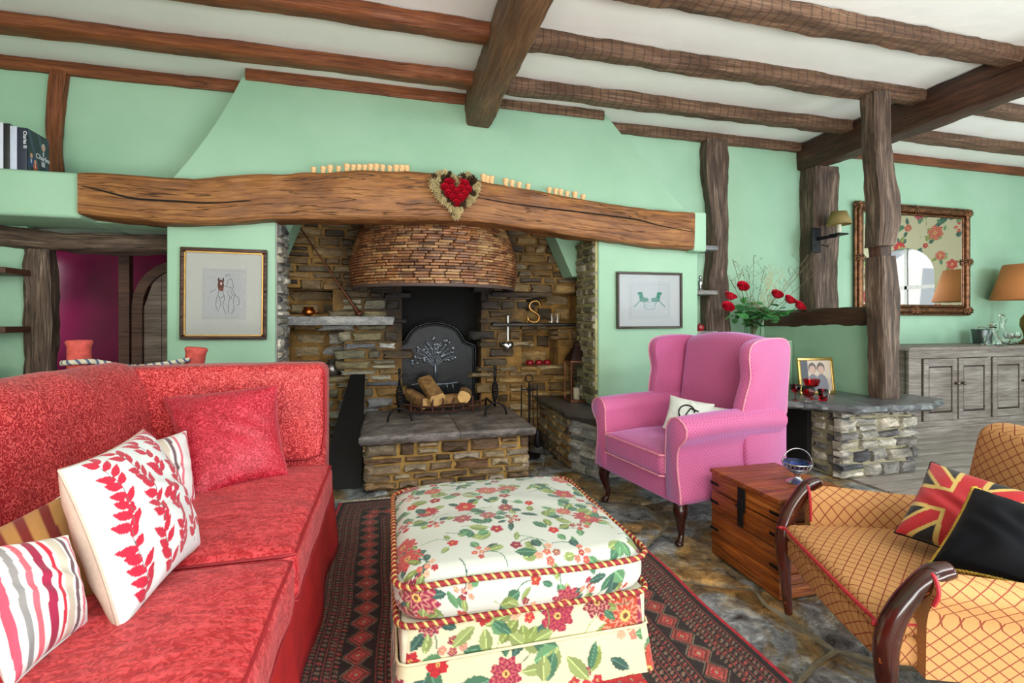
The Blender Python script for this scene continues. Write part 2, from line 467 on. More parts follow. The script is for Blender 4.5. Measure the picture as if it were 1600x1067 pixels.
# plaster splays high inside the inglenook
G().add(extrude([(-.76, 1.9), (-.76, 1.60), (-.64, 1.9)], 3.78, 4.04, 'y')).add(extrude([(1.30, 1.9), (1.50, 1.47), (1.62, 1.47), (1.62, 1.9)], 3.82, 4.04, 'y')).build('wall_splay', green, smooth=0)['kind'] = 'structure'
struct('wall_flue_left', (-1.3, 3.77, 0, -1.2, 4.6, 1.9), green)
struct('wall_flue_right', (2.0, 4.06, 0, 2.1, 4.6, 1.9), mo_ochre)
struct('wall_flue_back', (-1.2, 4.5, 0, 2.0, 4.6, 2.9), mo_ochre)
struct('ceiling_flue', (-1.2, 4.06, 2.3, 2.0, 4.6, 2.35), mo_ochre)

# ---- stone courses
def stone_meshes(mat, n=9, seed=3, rough=.07):
    out = []
    for k in range(n):
        r = random.Random(seed*100+k); g = G()
        def j(a): return r.uniform(-a, a)
        ring = [(-.5, -.5), (0, -.5), (.5, -.5), (.5, 0), (.5, .5), (0, .5), (-.5, .5), (-.5, 0)]
        v = [(x, -.5, z) for x, z in ring]
        mid = [(x*(1-abs(j(.10)))+j(rough*.6), .14+j(.12), z*(1-abs(j(.16)))+j(rough*1.0)) for x, z in ring]
        fr = [(x*.80+j(rough*.9), .42+j(.12), z*.66+j(rough*1.1)) for x, z in ring]
        v += mid+fr+[(j(.15), .5+j(.08), j(.15))]
        f = []
        for i in range(8):
            q = (i+1) % 8
            f.append((i, q, 8+q, 8+i)); f.append((8+i, 8+q, 16+q, 16+i)); f.append((16+i, 16+q, 24))
        me = bpy.data.meshes.new('stone'); me.from_pydata(v, [], [t for t in f]); me.materials.append(mat)
        me.polygons.foreach_set('use_smooth', [True]*len(f)); me.set_sharp_from_angle(angle=math.radians(50)); me.update()
        out.append(me)
    return out
def stones(parent, O, U, Nn, Wd, H, meshes, hr=(.05, .09), lr=(.11, .26), gap=.016, depth=.07, proud=.02, holes=(), seed=1, name='stone', shape=None, tilt=.01):
    """random courses of stones on a face: O lower-left corner, U along, Nn outward"""
    r = random.Random(seed); U = Vector(U).normalized(); Nn = Vector(Nn).normalized(); Z = Vector((0, 0, 1)); O = Vector(O)
    z = 0; n = 0
    while z < H-.02:
        h = r.uniform(*hr)
        if z+h > H-.025: h = H-z
        x = -r.uniform(0, lr[0]*.4) if Wd > .4 else 0
        x = 0
        while x < Wd-.01:
            l = r.uniform(*lr)
            if x+l > Wd-lr[0]*.6: l = Wd-x
            cuts = [(x, x+l, z, z+h)]
            if h > .075 and l > .12 and r.random() < .22: cuts = [(x, x+l, z, z+h*.5), (x, x+l, z+h*.5, z+h)]
            for a, b, c, d in cuts:
                cx, cz = (a+b)/2, (c+d)/2
                if any(cx > q[0] and cx < q[1] and cz > q[2] and cz < q[3] for q in holes): continue
                if shape and not shape(cx, cz): continue
                o = bpy.data.objects.new(name, r.choice(meshes)); C.objects.link(o); o.parent = parent
                p = O+U*cx+Z*cz+Nn*(proud+r.uniform(-.008, .008)-depth/2)
                sx, sz = b-a-gap*r.uniform(.6, 1.3), d-c-gap*r.uniform(.6, 1.2)
                M = Matrix((( U.x, Nn.x, 0), (U.y, Nn.y, 0), (0, 0, 1))).to_4x4()
                R = Matrix.Rotation(r.uniform(-tilt, tilt), 4, Nn)
                o.matrix_basis = Matrix.Translation(p) @ R @ M @ Matrix.Diagonal((sx, depth, sz, 1))
                n += 1
            x += l
        z += h
    return n
sm_warm = stone_meshes(st_warm, 9, 1); sm_hearth = stone_meshes(st_hearth, 8, 2)
sm_jamb = stone_meshes(st_jamb, 7, 3); sm_grey = stone_meshes(st_grey, 8, 4, .1); sm_pale = stone_meshes(st_pale, 9, 5, .12)
YB = 4.10   # face of the inglenook back wall
def pix_hole(x0, y0, x1, y1, Y=YB, X0=-.85):
    a = WY(x0, y1, Y); b = WY(x1, y0, Y)
    return (a.x-X0, b.x-X0, a.z, b.z)
H_ll = pix_hole(447, 512, 538, 592); H_lu = pix_hole(440, 450, 520, 491)
H_ru = pix_hole(822, 457, 905, 503); H_rl = pix_hole(815, 511, 872, 573); H_fire = pix_hole(628, 440, 752, 640)
# mortar wall with real recesses: cells between hole edges
def holed_wall(name, X0, X1, Z0, Z1, holes, Y, back, mat):
    xs = sorted({X0, X1}|{max(X0, h[0]) for h in holes}|{min(X1, h[1]) for h in holes}); zs = sorted({Z0, Z1}|{h[2] for h in holes}|{h[3] for h in holes})
    g = G()
    for a, b in zip(xs, xs[1:]):
        for c, d in zip(zs, zs[1:]):
            mx, mz = (a+b)/2, (c+d)/2
            deep = any(h[0] < mx < h[1] and h[2] < mz < h[3] for h in holes)
            g.add(box(a, Y+(back if deep else 0), c, b, 4.5, d))
    return g.build(name, mat, smooth=0)
absH = [(h[0]-.85, h[1]-.85, h[2], h[3]) for h in (H_ll, H_lu, H_ru, H_rl, H_fire)]
ing = holed_wall('wall_inglenook', -1.2, 2.0, 0, 2.3, absH, YB, .24, mo_ochre); ing['kind'] = 'structure'
hood_mask = lambda x, z: not ((x-.85 > -.12 and x-.85 < .85) and z > 1.42) and z < 1.98 and not (x-.85 > -.1 and x-.85 < .98 and z < .3)
nb = stones(ing, (-.85, YB, 0), (1, 0, 0), (0, -1, 0), 2.55, 2.0, sm_warm, (.045, .10), (.09, .30), .006, .10, .03, holes=(H_ll, H_lu, H_ru, H_rl, H_fire), seed=5, shape=hood_mask)
# stones at the back of the four niches
for k, h in enumerate((H_ll, H_lu, H_ru, H_rl)):
    nb += stones(ing, (h[0]-.85, YB+.24, h[2]), (1, 0, 0), (0, -1, 0), h[1]-h[0], h[3]-h[2], sm_warm, (.09, .15), (.16, .3), seed=20+k)
for o in ing.children:
    x, y, z = o.location
    if (-.5 < x < -.02 and .72 < z < 1.3) or (x < -.02 and z < .8): o.data = rnd.choice(sm_jamb if rnd.random() < .6 else sm_grey)

# niche shelf slabs
def slab(name, poly, z0, z1, mat, label, cat, seed=1, amp=.012, group=None, parent=None):
    """rough-edged stone slab; polygon counter-clockwise"""
    r = random.Random(seed); pts = []
    n = len(poly)
    for i in range(n):
        a = Vector(poly[i]); b = Vector(poly[(i+1) % n]); m = max(1, int((b-a).length/.035))
        for j in range(m):
            pts.append(a+(b-a)*j/m)
    m = len(pts); v = []; f = []
    cen = sum(pts, Vector((0, 0)))/m
    rings = [(z0, -.012), (z0+(z1-z0)*.3, .004), (z0+(z1-z0)*.7, .006), (z1-.004, -.002), (z1, -.016)]
    for z, off in rings:
        for p in pts:
            d = (p-cen).normalized(); q = p+d*(off+r.uniform(-amp, amp))
            v.append((q.x, q.y, z+r.uniform(-1, 1)*amp*.12))
    for k in range(len(rings)-1):
        for i in range(m):
            j = (i+1) % m; f.append((k*m+i, k*m+j, (k+1)*m+j, (k+1)*m+i))
    f.append(tuple(range(m))[::-1]); f.append(tuple((len(rings)-1)*m+i for i in range(m)))
    g = G(); g.v = v; g.f = f; g.m = [0]*len(f)
    o = g.build(name, mat, parent, smooth=40)
    if parent is None: tag(o, label, cat, group)
    return o
z_sh = WY(500, 499, YB).z
slab('stone_shelf', [(-1.0, 3.93), (-.1, 3.95), (.03, 4.05), (.03, 4.35), (-1.0, 4.35)], z_sh-.045, z_sh+.025, sm_grey[0].materials[0], 'long rough grey stone shelf left of the hood holding the copper pot', 'shelf', 3)
slab('slate_shelf', [(.86, 4.0), (1.95, 3.99), (1.95, 4.35), (.86, 4.35)], 1.045, 1.075, plain('sooty_slate', '2e2823', .5, 0, .2, .4), 'dark slate shelf right of the hood under the brass letter', 'shelf', 4, .006)
slab('stone_shelf', [(.86, 4.04), (1.4, 4.04), (1.4, 4.3), (.86, 4.3)], 1.30, 1.345, st_warm, 'narrow brown stone lintel shelf above the brass letter niche', 'shelf', 5, .008)

# jamb faces of the two panels (stones showing at the inglenook opening)
jl = G().add(box(-.745, 3.425, 0, -.715, 3.755, 1.76)).build('wall_jamb_left', mo_grey, smooth=0); jl['kind'] = 'structure'
stones(jl, (-.715, 3.43, .1), (0, 1, 0), (1, 0, 0), .32, 1.64, sm_pale, (.05, .085), (.12, .2), .012, .06, .025, seed=31)
jr = G().add(box(1.535, 3.425, .45, 1.56, 3.80, 1.74)).build('wall_jamb_right', mo_jamb, smooth=0); jr['kind'] = 'structure'
stones(jr, (1.535, 3.80, .45), (0, -1, 0), (-1, 0, 0), .38, 1.28, sm_jamb, (.05, .075), (.11, .2), .014, .06, .02, seed=32)

# ---- raised hearth
hearth = thing('raised_hearth', 'raised stone hearth with brown grey slab top behind the footstool', 'hearth', (.39, 3.6, 0))
X0, X1, Y0, Y1 = -.165, .945, 3.20, 4.08
G().add(box(X0+.02, Y0+.02, 0, X1-.02, Y1, .305)).build('core', mo_hearth, hearth, smooth=0, world=True)
def lstones(parent, O, *a, **k):
    return stones(parent, Vector(O)-Vector(parent.location), *a, **k)
lstones(hearth, (X0, Y0+.02, 0), (1, 0, 0), (0, -1, 0), X1-X0, .30, sm_hearth, (.04, .075), (.1, .28), .012, .07, .028, seed=7)
lstones(hearth, (X0+.02, Y1, 0), (0, -1, 0), (-1, 0, 0), Y1-Y0, .30, sm_hearth, (.05, .07), (.1, .25), .018, .06, .02, seed=8)
lstones(hearth, (X1-.02, Y0, 0), (0, 1, 0), (1, 0, 0), Y1-Y0, .30, sm_hearth, (.05, .07), (.1, .25), .018, .06, .02, seed=9)
for k, (a, b) in enumerate(((X0-.02, .452), (.458, X1+.03))):
    o = slab('top_slab', [(a-.39, Y0-.035-3.6), (b-.39, Y0-.03-3.6), (b-.39, Y1-3.6), (a-.39, Y1-3.6)], .305, .362, slate, None, None, 40+k, .004, parent=hearth)
struct('wall_fire_back', (X0+.15, 4.3, .3, X1-.1, 4.36, 1.5), plain('soot_black', '0b0a0a', .95, 0, .4, .5))

# ---- grey plinth under the right panel
PZ = .43
plinth = thing('stone_plinth', 'grey stone plinth with slate top behind the pink wing armchair', 'plinth', (1.6, 3.4, 0))
pp = [(1.28, 3.31), (1.372, 3.06), (2.6, 3.03), (2.6, 3.5), (1.9, 3.9), (1.28, 4.08)]
G().add(extrude([(x+(.02 if x < 1.4 else 0), y+(.02 if y < 3.1 else 0)) for x, y in pp], 0, PZ-.04)).build('core', mo_grey, plinth, smooth=0, world=True)
lstones(plinth, (1.29, 3.33, 0), Vector((1.372-1.28, 3.06-3.31, 0)), Vector((-.25, -.092, 0)), .266, PZ-.05, sm_grey, (.045, .075), (.1, .2), .014, .06, .02, seed=11)
lstones(plinth, (1.385, 3.08, 0), Vector((1, -.024, 0)), Vector((-.024, -1, 0)), 1.2, PZ-.05, sm_grey, (.045, .075), (.1, .22), .014, .06, .02, seed=12)
lstones(plinth, (1.295, 4.08, 0), (0, -1, 0), (-1, 0, 0), .76, PZ-.05, sm_warm, (.05, .08), (.12, .24), .016, .06, .02, seed=13)
slab('slate_top', [(x-1.6, y-3.4) for x, y in [(1.25, 3.30), (1.352, 3.03), (2.6, 3.0), (2.6, 3.5), (1.9, 3.9), (1.25, 4.09)]], PZ-.05, PZ, plain('slate_dark', '4a4743', .45, 0, .2, .5), None, None, 14, .008, parent=plinth)

# ---- stone peninsula at the right with the timber post
SZ = .52
pen = thing('stone_peninsula', 'pale stone display plinth with thick rough slate top under the timber post', 'plinth', (3.35, 2.95, 0))
G().add(box(3.03, 2.66, 0, 3.67, 3.25, SZ-.05)).build('core', mo_pale, pen, smooth=0, world=True)
G().add(box(2.6, 3.55, 0, 3.75, 3.92, SZ-.05)).add(box(2.99, 2.90, 0, 3.03, 3.55, SZ-.055)).build('recess_shade', plain('recess_shade_black', '070606', .95, 0, .3, .3), pen, smooth=0, world=True)  # black boxes paint the shade inside the log opening
lstones(pen, (3.0, 2.65, 0), (1, 0, 0), (0, -1, 0), .71, SZ-.055, sm_pale, (.06, .1), (.1, .26), .012, .07, .025, seed=15, tilt=.02)
lstones(pen, (3.04, 2.90, 0), (0, -1, 0), (-1, 0, 0), .26, SZ-.055, sm_pale, (.06, .1), (.1, .22), .02, .07, .025, seed=16, tilt=.02)
lstones(pen, (3.66, 2.64, 0), (0, 1, 0), (1, 0, 0), .60, SZ-.055, sm_pale, (.06, .1), (.1, .22), .02, .07, .025, seed=17, tilt=.02)
slab('slate_top', [(x-3.35, y-2.95) for x, y in [(2.55, 3.05), (2.94, 2.68), (3.02, 2.55), (3.66, 2.52), (3.97, 2.66), (3.9, 3.1), (3.72, 3.93), (2.55, 3.93)]], SZ-.055, SZ, plain('slate_peninsula', '5f6163', .3, 0, .25, .6, 14), None, None, 18, .014, parent=pen)

# ---- flagstones (voronoi-like cells clipped to the room) as parts of the floor
def flagstones():
    r = random.Random(11); seeds = []
    for iy in range(-1, 10):
        for ix in range(-3, 8):
            seeds.append(((ix+.5*(iy % 2)+r.uniform(-.32, .32))*.50, (iy+r.uniform(-.3, .3))*.46+.1))
    def clip(poly, a, b, c):  # keep a*x+b*y<=c
        out = []
        for i in range(len(poly)):
            p, q = poly[i], poly[(i+1) % len(poly)]; dp = a*p[0]+b*p[1]-c; dq = a*q[0]+b*q[1]-c
            if dp <= 0: out.append(p)
            if dp*dq < 0:
                t = dp/(dp-dq); out.append((p[0]+(q[0]-p[0])*t, p[1]+(q[1]-p[1])*t))
        return out
    for i, (sx, sy) in enumerate(seeds):
        poly = [(-1.4, -.3), (3.09, -.3), (3.09, 4.09), (-1.4, 4.09)]
        for j, (tx, ty) in enumerate(seeds):
            if i == j or (tx-sx)**2+(ty-sy)**2 > 2.6: continue
            a, b = tx-sx, ty-sy; L = math.hypot(a, b); c = (tx*tx+ty*ty-sx*sx-sy*sy)/2/L-.009
            poly = clip(poly, a/L, b/L, c)
            if len(poly) < 3: break
        if len(poly) < 3: continue
        cx = sum(p[0] for p in poly)/len(poly); cy = sum(p[1] for p in poly)/len(poly)
        pts = []
        for k in range(len(poly)):
            p, q = poly[k], poly[(k+1) % len(poly)]; m = max(1, int(math.hypot(q[0]-p[0], q[1]-p[1])/.07))
            pts += [(p[0]+(q[0]-p[0])*t/m, p[1]+(q[1]-p[1])*t/m) for t in range(m)]
        def hz(x, y): return .010*mn.noise(Vector((x*5, y*5, 3)))+.005*mn.noise(Vector((x*16, y*16, 1)))
        v = []; f = []; m = len(pts)
        for sc, z in ((1, -.03), (1, -.008), (.95, .0), (.7, .002), (.35, .002)):
            for x, y in pts:
                wx = x+.04*mn.noise(Vector((x*6, y*6, 7))); wy = y+.04*mn.noise(Vector((x*6, y*6, 17)))
                X, Y = cx+(wx-cx)*sc, cy+(wy-cy)*sc
                v.append((X, Y, z+(hz(X, Y)-.004 if z > -.02 else 0)))
        v.append((cx, cy, .002+hz(cx, cy)-.004))
        for k in range(4):
            for t in range(m):
                u = (t+1) % m; f.append((k*m+t, k*m+u, (k+1)*m+u, (k+1)*m+t))
        for t in range(m): f.append((4*m+t, 4*m+(t+1) % m, 5*m))
        g = G(); g.v, g.f, g.m = v, f, [0]*len(f); g.build('flagstone', flagm, floor, smooth=60)
# flag material: blue-grey and ochre blotches, worn shine
s = N('flagstone_worn'); oi = s.n('ShaderNodeObjectInfo'); geo = s.n('ShaderNodeNewGeometry'); P = geo.outputs['Position']
n1 = s.noise(P, 2.6, 6, .62, .8); n2 = s.noise(P, 11, 6, .7, .5); n3 = s.noise(P, 34, 4, .7)
c = s.ramp(n1, [(.34, lin('565c62')), (.46, lin('9aa0a2')), (.52, lin('8a7850')), (.62, lin('9c7430'))])
c = s.mix(.25, c, s.ramp(oi.outputs['Random'], [(0, lin('3d3d3e')), (.35, lin('6f7274')), (.65, lin('5a4a30')), (1, lin('7b8184'))]))
c = s.mix(.85, c, s.mix(1.0, c, s.ramp(n2, [(.34, (.12, .11, .10)), (.5, (.9, .9, .9)), (.66, (2.2, 2.15, 2.05))]), 'MULTIPLY'))
c = s.mix(.5, c, s.mix(1.0, c, s.ramp(n3, [(.35, (.4, .4, .4)), (.6, (1.3, 1.3, 1.3))]), 'MULTIPLY'))
s.col(c); b = s.bump(n1, .5, .03); b = s.bump(n2, .7, .02, b); s.bump(n3, .5, .006, b)
s.l(s.ramp(n2, [(.3, (.22, .22, .22)), (.7, (.5, .5, .5))]), s.b.inputs['Roughness']); flagm = s.m
flagstones()
# pale floor boards beyond
board = oak('pale_floor_board', '9c958c', 'b6afa6', 'cfc9c1', .4, crack=.2)
r = random.Random(4); y = 1.0; row = 0
while y < 3.9:
    x = 3.1-(row % 3)*.45
    while x < 7.5:
        L = 1.4
        a = max(x, 3.1); bb = min(x+L, 7.55)
        if bb-a > .1:
            o = G().add(rbox(0, 0, 0, bb-a-.004, .136, .022, .003, 1)).build('plank', board, floor2, uv=True); o.location = (a+.002, y, -.02)
        x += L
    y += .14; row += 1

# ---- timbers
def timber(name, pts, mat, label=None, cat=None, group=None, seed=0, amp=.005, low=.007, seg=.05, up=(0, 0, 1), cham=.18, smooth=38):
    """hewn timber along pts (x,y,z,width,height); own axis, UV runs with the grain"""
    P = [Vector(p[:3]) for p in pts]; L = [0]
    for i in range(1, len(P)): L.append(L[-1]+(P[i]-P[i-1]).length)
    n = max(3, int(L[-1]/seg)); v = []; uvs = []
    prof = []
    c = cham
    for sx, sz in ((1, 1), (-1, 1), (-1, -1), (1, -1)):
        a = [(sx*.5, sz*(.5-c)), (sx*(.5-c*.45), sz*(.5-c*.35)), (sx*(.5-c), sz*.5)]
        if sx*sz < 0: a = a[::-1]
        prof += a
        nx, nz = {(1, 1): (0, .5), (-1, 1): (-.5, 0), (-1, -1): (0, -.5), (1, -1): (.5, 0)}[(sx, sz)]
        prof.append((nx, nz))
    K = len(prof); base = P[0]
    for i in range(n+1):
        s = L[-1]*i/n; k = 0
        while k < len(L)-2 and s > L[k+1]: k += 1
        t = (s-L[k])/(L[k+1]-L[k]); t2 = t if len(P) == 2 else t
        def cr(a0, a1, a2, a3): return .5*((2*a1)+(a2-a0)*t+(2*a0-5*a1+4*a2-a3)*t*t+(3*a1-a0-3*a2+a3)*t**3)
        q = [pts[max(k-1, 0)], pts[k], pts[k+1], pts[min(k+2, len(pts)-1)]]
        vals = [cr(*[z[j] for z in q]) for j in range(5)]
        p = Vector(vals[:3]); w, h = vals[3], vals[4]
        d = (P[-1]-P[0]).normalized(); U = Vector(up); sd = d.cross(U).normalized(); U = sd.cross(d).normalized()
        for m, (a, b) in enumerate(prof):
            e = mn.noise(Vector((s*9, m*1.7, seed*3.1)))*amp*1.6+mn.noise(Vector((s*2.2, a*2+seed, b*2)))*low*2
            ln_ = math.hypot(a*w, b*h) or 1
            v.append(tuple(p+sd*(a*w*(1+e/ln_))+U*(b*h*(1+e/ln_))-base)); 
    f = []; fu = []
    per = 2*(abs(pts[0][3])+abs(pts[0][4]))
    for i in range(n):
        for m in range(K):
            q = (m+1) % K
            f.append((i*K+m, i*K+q, (i+1)*K+q, (i+1)*K+m))
            u0, u1, w0, w1 = L[-1]*i/n, L[-1]*(i+1)/n, per*m/K, per*(m+1)/K
            fu += [(u0+seed, w0+seed*.37), (u0+seed, w1+seed*.37), (u1+seed, w1+seed*.37), (u1+seed, w0+seed*.37)]
    f.append(tuple(range(K))[::-1]); f.append(tuple(n*K+m for m in range(K)))
    fu += [(v[m][0]*.3+v[m][1]*.3, v[m][2]) for m in range(K)][::-1]+[(v[n*K+m][1]*.3, v[n*K+m][2]) for m in range(K)]
    me = bpy.data.meshes.new(name); me.from_pydata(v, [], f); me.materials.append(mat)
    l = me.uv_layers.new(name='UVMap'); l.data.foreach_set('uv', np.array(fu, dtype=np.float32).ravel())
    me.polygons.foreach_set('use_smooth', [True]*len(f)); me.set_sharp_from_angle(angle=math.radians(smooth)); me.update()
    o = bpy.data.objects.new(name, me); C.objects.link(o); o.location = base
    if label: tag(o, label, cat, group)
    return o
ZJ = ZC-.043
place = {3.41: 'nearest the wall plate', 2.82: 'second from the wall plate', 2.23: 'highest in view'}
for Yj in (3.41, 2.82, 2.23):
    timber('ceiling_joist', [(-3.6, Yj, ZJ, .13, .09), (.6, Yj, ZJ, .13, .09)], oak_red, 'reddish ceiling joist left of the main beam, '+{3.41: 'closest to the chimney breast', 2.82: 'farther from the chimney breast', 2.23: 'farthest from the chimney breast'}[Yj], 'joist', 'reddish ceiling joists', int(Yj*10), .004, .006)
    timber('ceiling_joist', [(.74, Yj, ZJ, .13, .10), (2.4, Yj, ZJ-.005, .13, .10), (3.98, Yj, ZJ, .13, .095)], oak_grey, 'saw-marked grey brown joist between the two big beams, '+{3.41: 'closest to the green wall', 2.82: 'resting above the weathered post', 2.23: 'highest in the picture'}[Yj], 'joist', 'sawn ceiling joists', int(Yj*10)+1, .007, .008)
    timber('ceiling_joist', [(4.1, Yj, ZJ, .13, .09), (7.5, Yj, ZJ, .13, .09)], oak_grey, 'grey joist beyond the cross beam, '+{3.41: 'closest to the mirror wall', 2.82: 'middle one', 2.23: 'farthest from the mirror wall'}[Yj], 'joist', 'joists beyond the cross beam', int(Yj*10)+2, .004, .006)
timber('wall_plate', [(-3.6, 3.93, ZJ, .05, .085), (-1.03, 3.93, ZJ, .05, .085)], oak_red, 'thin dark red timber plate on the green wall above the books', 'beam', None, 61, .003, .003)
timber('wall_plate', [(-.975, 3.725, ZJ+.004, .06, .082), (.59, 3.725, ZJ, .06, .085)], oak_red, 'reddish timber plate along the top of the chimney breast', 'beam', None, 62, .003, .003)
timber('wall_plate', [(.75, 3.725, ZJ, .06, .075), (1.74, 3.725, ZJ, .06, .08)], oak_grey, 'short grey timber plate right of the main beam end', 'beam', None, 63, .004, .004)
timber('wall_plate', [(1.80, 3.925, ZJ, .06, .09), (4.0, 3.925, ZJ, .06, .09)], oak_grey, 'grey timber plate above the notched stud and flowers', 'beam', None, 64, .004, .004)
timber('wall_plate', [(4.15, 3.93, ZJ, .06, .085), (7.5, 3.93, ZJ, .06, .085)], oak_red, 'timber plate above the gilt mirror', 'beam', None, 65, .003, .003)
timber('main_beam', [(.655, -1.9, 2.725, .20, .27), (.66, 1.5, 2.725, .19, .27), (.665, 3.74, 2.725, .19, .265)], oak_main, 'heavy central ceiling beam ending at the chimney breast', 'beam', None, 71, .006, .008, cham=.1)
timber('cross_beam', [(4.03, -1.9, 2.725, .20, .25), (4.04, 1.5, 2.725, .2, .26), (4.05, 3.95, 2.725, .21, .26)], oak_dark, 'heavy dark ceiling beam behind the weathered post', 'beam', None, 72, .006, .008, cham=.1)
# mantel: hand-hewn bressumer, bowed upward in the middle
def mz(px, yt, yb, Y=3.30):
    a = WY(px, yt, Y); b = WY(px, yb, Y); return (a.x, 3.40, (a.z+b.z)/2, .20, a.z-b.z)
mant = timber('mantel_beam', [mz(121, 268, 334), mz(190, 272, 342), mz(295, 276, 350), mz(420, 272, 343), mz(520, 268, 342), mz(640, 268, 343), mz(740, 278, 346), mz(840, 298, 358), mz(930, 314, 372), mz(1010, 325, 383), mz(1086, 332, 389)], oak_mantel,
    'long bowed honey-brown oak mantel beam over the inglenook', 'mantel', None, 73, .006, .008, .045, cham=.07)
def crack(pp, rr):
    P_ = [Vector((WY(x, y, 3.29).x, 3.291, WY(x, y, 3.29).z))-mant.location for x, y in pp]
    G().add(tube(smoothpath(P_, 5), [rr*math.sin(PI*(i+.5)/(5*(len(P_)-1)+1))**.5 for i in range(5*(len(P_)-1)+1)], 5)).build('split', plain('deep_crack', '140b06', .95, 0, 0, 0), mant, smooth=180)
crack([(126, 290), (160, 298), (210, 310), (270, 314), (330, 317), (392, 313)], .006)
crack([(735, 306), (800, 318), (880, 328), (960, 338), (1000, 344), (1030, 352), (1080, 362)], .0055)
# posts
timber('wall_stud', [(-2.19, 3.925, 1.90, .085, .06), (-2.20, 3.925, 2.3, .075, .06), (-2.17, 3.925, 2.79, .08, .06)], oak_red, 'short reddish upright stud above the books', 'post', None, 81, .004, .01, up=(0, 1, 0))
timber('wall_post', [(2.97, 3.90, .4, .22, .14), (2.96, 3.9, 1.3, .23, .14), (2.99, 3.9, 1.9, .17, .14), (2.96, 3.9, 2.4, .22, .14), (2.96, 3.9, 2.78, .23, .14)], oak_post, 'rough notched grey brown wall post behind the wing armchair', 'post', None, 82, .009, .012, up=(0, 1, 0))
timber('wall_post', [(4.12, 3.86, .3, .30, .2), (4.12, 3.86, 1.6, .30, .2), (4.13, 3.86, 2.6, .29, .2)], oak_post, 'broad wall post carrying the shaded sconce', 'post', None, 83, .008, .01, up=(0, 1, 0), cham=.1)
post = thing('weathered_post', 'weathered upright timber post standing on the slate top, mortise cut through', 'post', (3.56, 2.785, SZ))
def ppart(name, pts, m, sd):
    o = timber(name, pts, m, seed=sd, amp=.006, low=.009, up=(0, 1, 0), seg=.04, cham=.14); o.parent = post; o.location = Vector(o.location)-post.location; o.pop('kind', None)
    return o
ppart('shaft_lower', [(3.575, 2.785, SZ, .15, .14), (3.565, 2.785, 1.0, .165, .14), (3.55, 2.785, 1.3, .17, .145), (3.54, 2.785, 1.57, .155, .14)], oak_post, 84)
ppart('shaft_neck', [(3.555, 2.80, 1.55, .11, .10), (3.555, 2.80, 1.66, .11, .10)], oak_dark, 85)
ppart('shaft_upper', [(3.535, 2.785, 1.645, .15, .14), (3.555, 2.785, 1.9, .17, .15), (3.53, 2.785, 2.2, .17, .14), (3.50, 2.785, 2.45, .15, .14), (3.50, 2.79, 2.775, .16, .14)], oak_post, 86)
timber('partition_rail', [(3.60, 2.84, 1.13, .10, .11), (3.60, 3.3, 1.125, .11, .14), (3.60, 3.95, 1.11, .11, .15)], oak_dark, 'dark rough timber rail running from the weathered post to the wall', 'rail', None, 87, .01, .014)
struct('wall_partition', (3.56, 2.86, SZ, 3.64, 3.95, 1.08), green)
# door frame left
timber('door_lintel', [(-3.6, 3.73, 1.61, .10, .115), (-2.6, 3.73, 1.625, .10, .12), (-1.9, 3.73, 1.60, .10, .12), (-1.34, 3.73, 1.615, .10, .115)], oak_post, 'dark rough oak lintel over the purple doorway', 'lintel', None, 88, .008, .012)
timber('door_post', [(-2.17, 3.73, 0, .13, .12), (-2.165, 3.73, .9, .14, .12), (-2.17, 3.73, 1.55, .13, .12)], oak_post, 'weathered oak door post beside the purple doorway', 'post', None, 89, .008, .01, up=(0, 1, 0))
# hallway beyond the doorway: glossy purple wall and arched door
s = N('purple_gloss'); s.col(s.ramp(s.noise(s.coord(), 2, 3), [(.3, lin('4a0628')), (.7, lin('760c40'))])); s.set(Roughness=.18); purple = s.m
struct('wall_hall', (-3.6, 4.75, 0, -1.25, 4.85, 1.9), purple)
struct('wall_hall_right', (-1.32, 3.82, 0, -1.25, 4.75, 1.9), purple)
struct('ceiling_hall', (-3.6, 3.83, 1.9, -1.25, 4.85, 1.95), purple)
dr = bpy.data.objects.new('door_1', None); C.objects.link(dr); dr.location = (-1.55, 4.3, 0); dr['kind'] = 'structure'
wdgrey = oak('door_wood_grey', '6e6158', '8f8378', 'aca197', .6); wdbr = oak('door_frame_brown', '3b241a', '5d3d2a', '7b5940', .5)
def arch(x0, x1, zs, zt, n=12):
    r_ = (x1-x0)/2; cx = (x0+x1)/2
    return [(x0, 0)]+[(cx-r_*math.cos(PI*i/n), zs+(zt-zs)*math.sin(PI*i/n)) for i in range(n+1)]+[(x1, 0)]
ao = arch(-.36, .26, 1.2, 1.56); ai = arch(-.29, .19, 1.2, 1.49)
g = G(); n_ = len(ao); vv = [(x, -.03, z) for x, z in ao]+[(x, -.03, z) for x, z in ai]+[(x, .05, z) for x, z in ao]+[(x, .05, z) for x, z in ai]
ff = []
for i in range(n_-1):
    ff += [(i, i+1, n_+i+1, n_+i), (n_+i, n_+i+1, 3*n_+i+1, 3*n_+i), (i, 2*n_+i, 2*n_+i+1, i+1)]
g.add((vv, ff)).build('door_frame', wdbr, dr, smooth=0, uv=True)
for i in range(4):
    a, b = -.29+.12*i, -.29+.12*(i+1)-.004; hs = lambda x: 1.2+.29*math.sqrt(max(0, 1-((x+.05)/.24)**2))
    G().add(extrude([(a, 0), (b, 0), (b, hs(b)), ((a+b)/2, hs((a+b)/2)), (a, hs(a))], 0, .03, 'y')).build('plank', wdgrey, dr, smooth=0, uv=True)
G().add(box(-.45, -.02, 0, -.38, .04, 1.75)).build('door_jamb', wdbr, dr, smooth=0, uv=True)
G().add(tube([(.1, -.03, .95), (.1, -.03, 1.05)], .008)).build('door_handle', iron, dr)
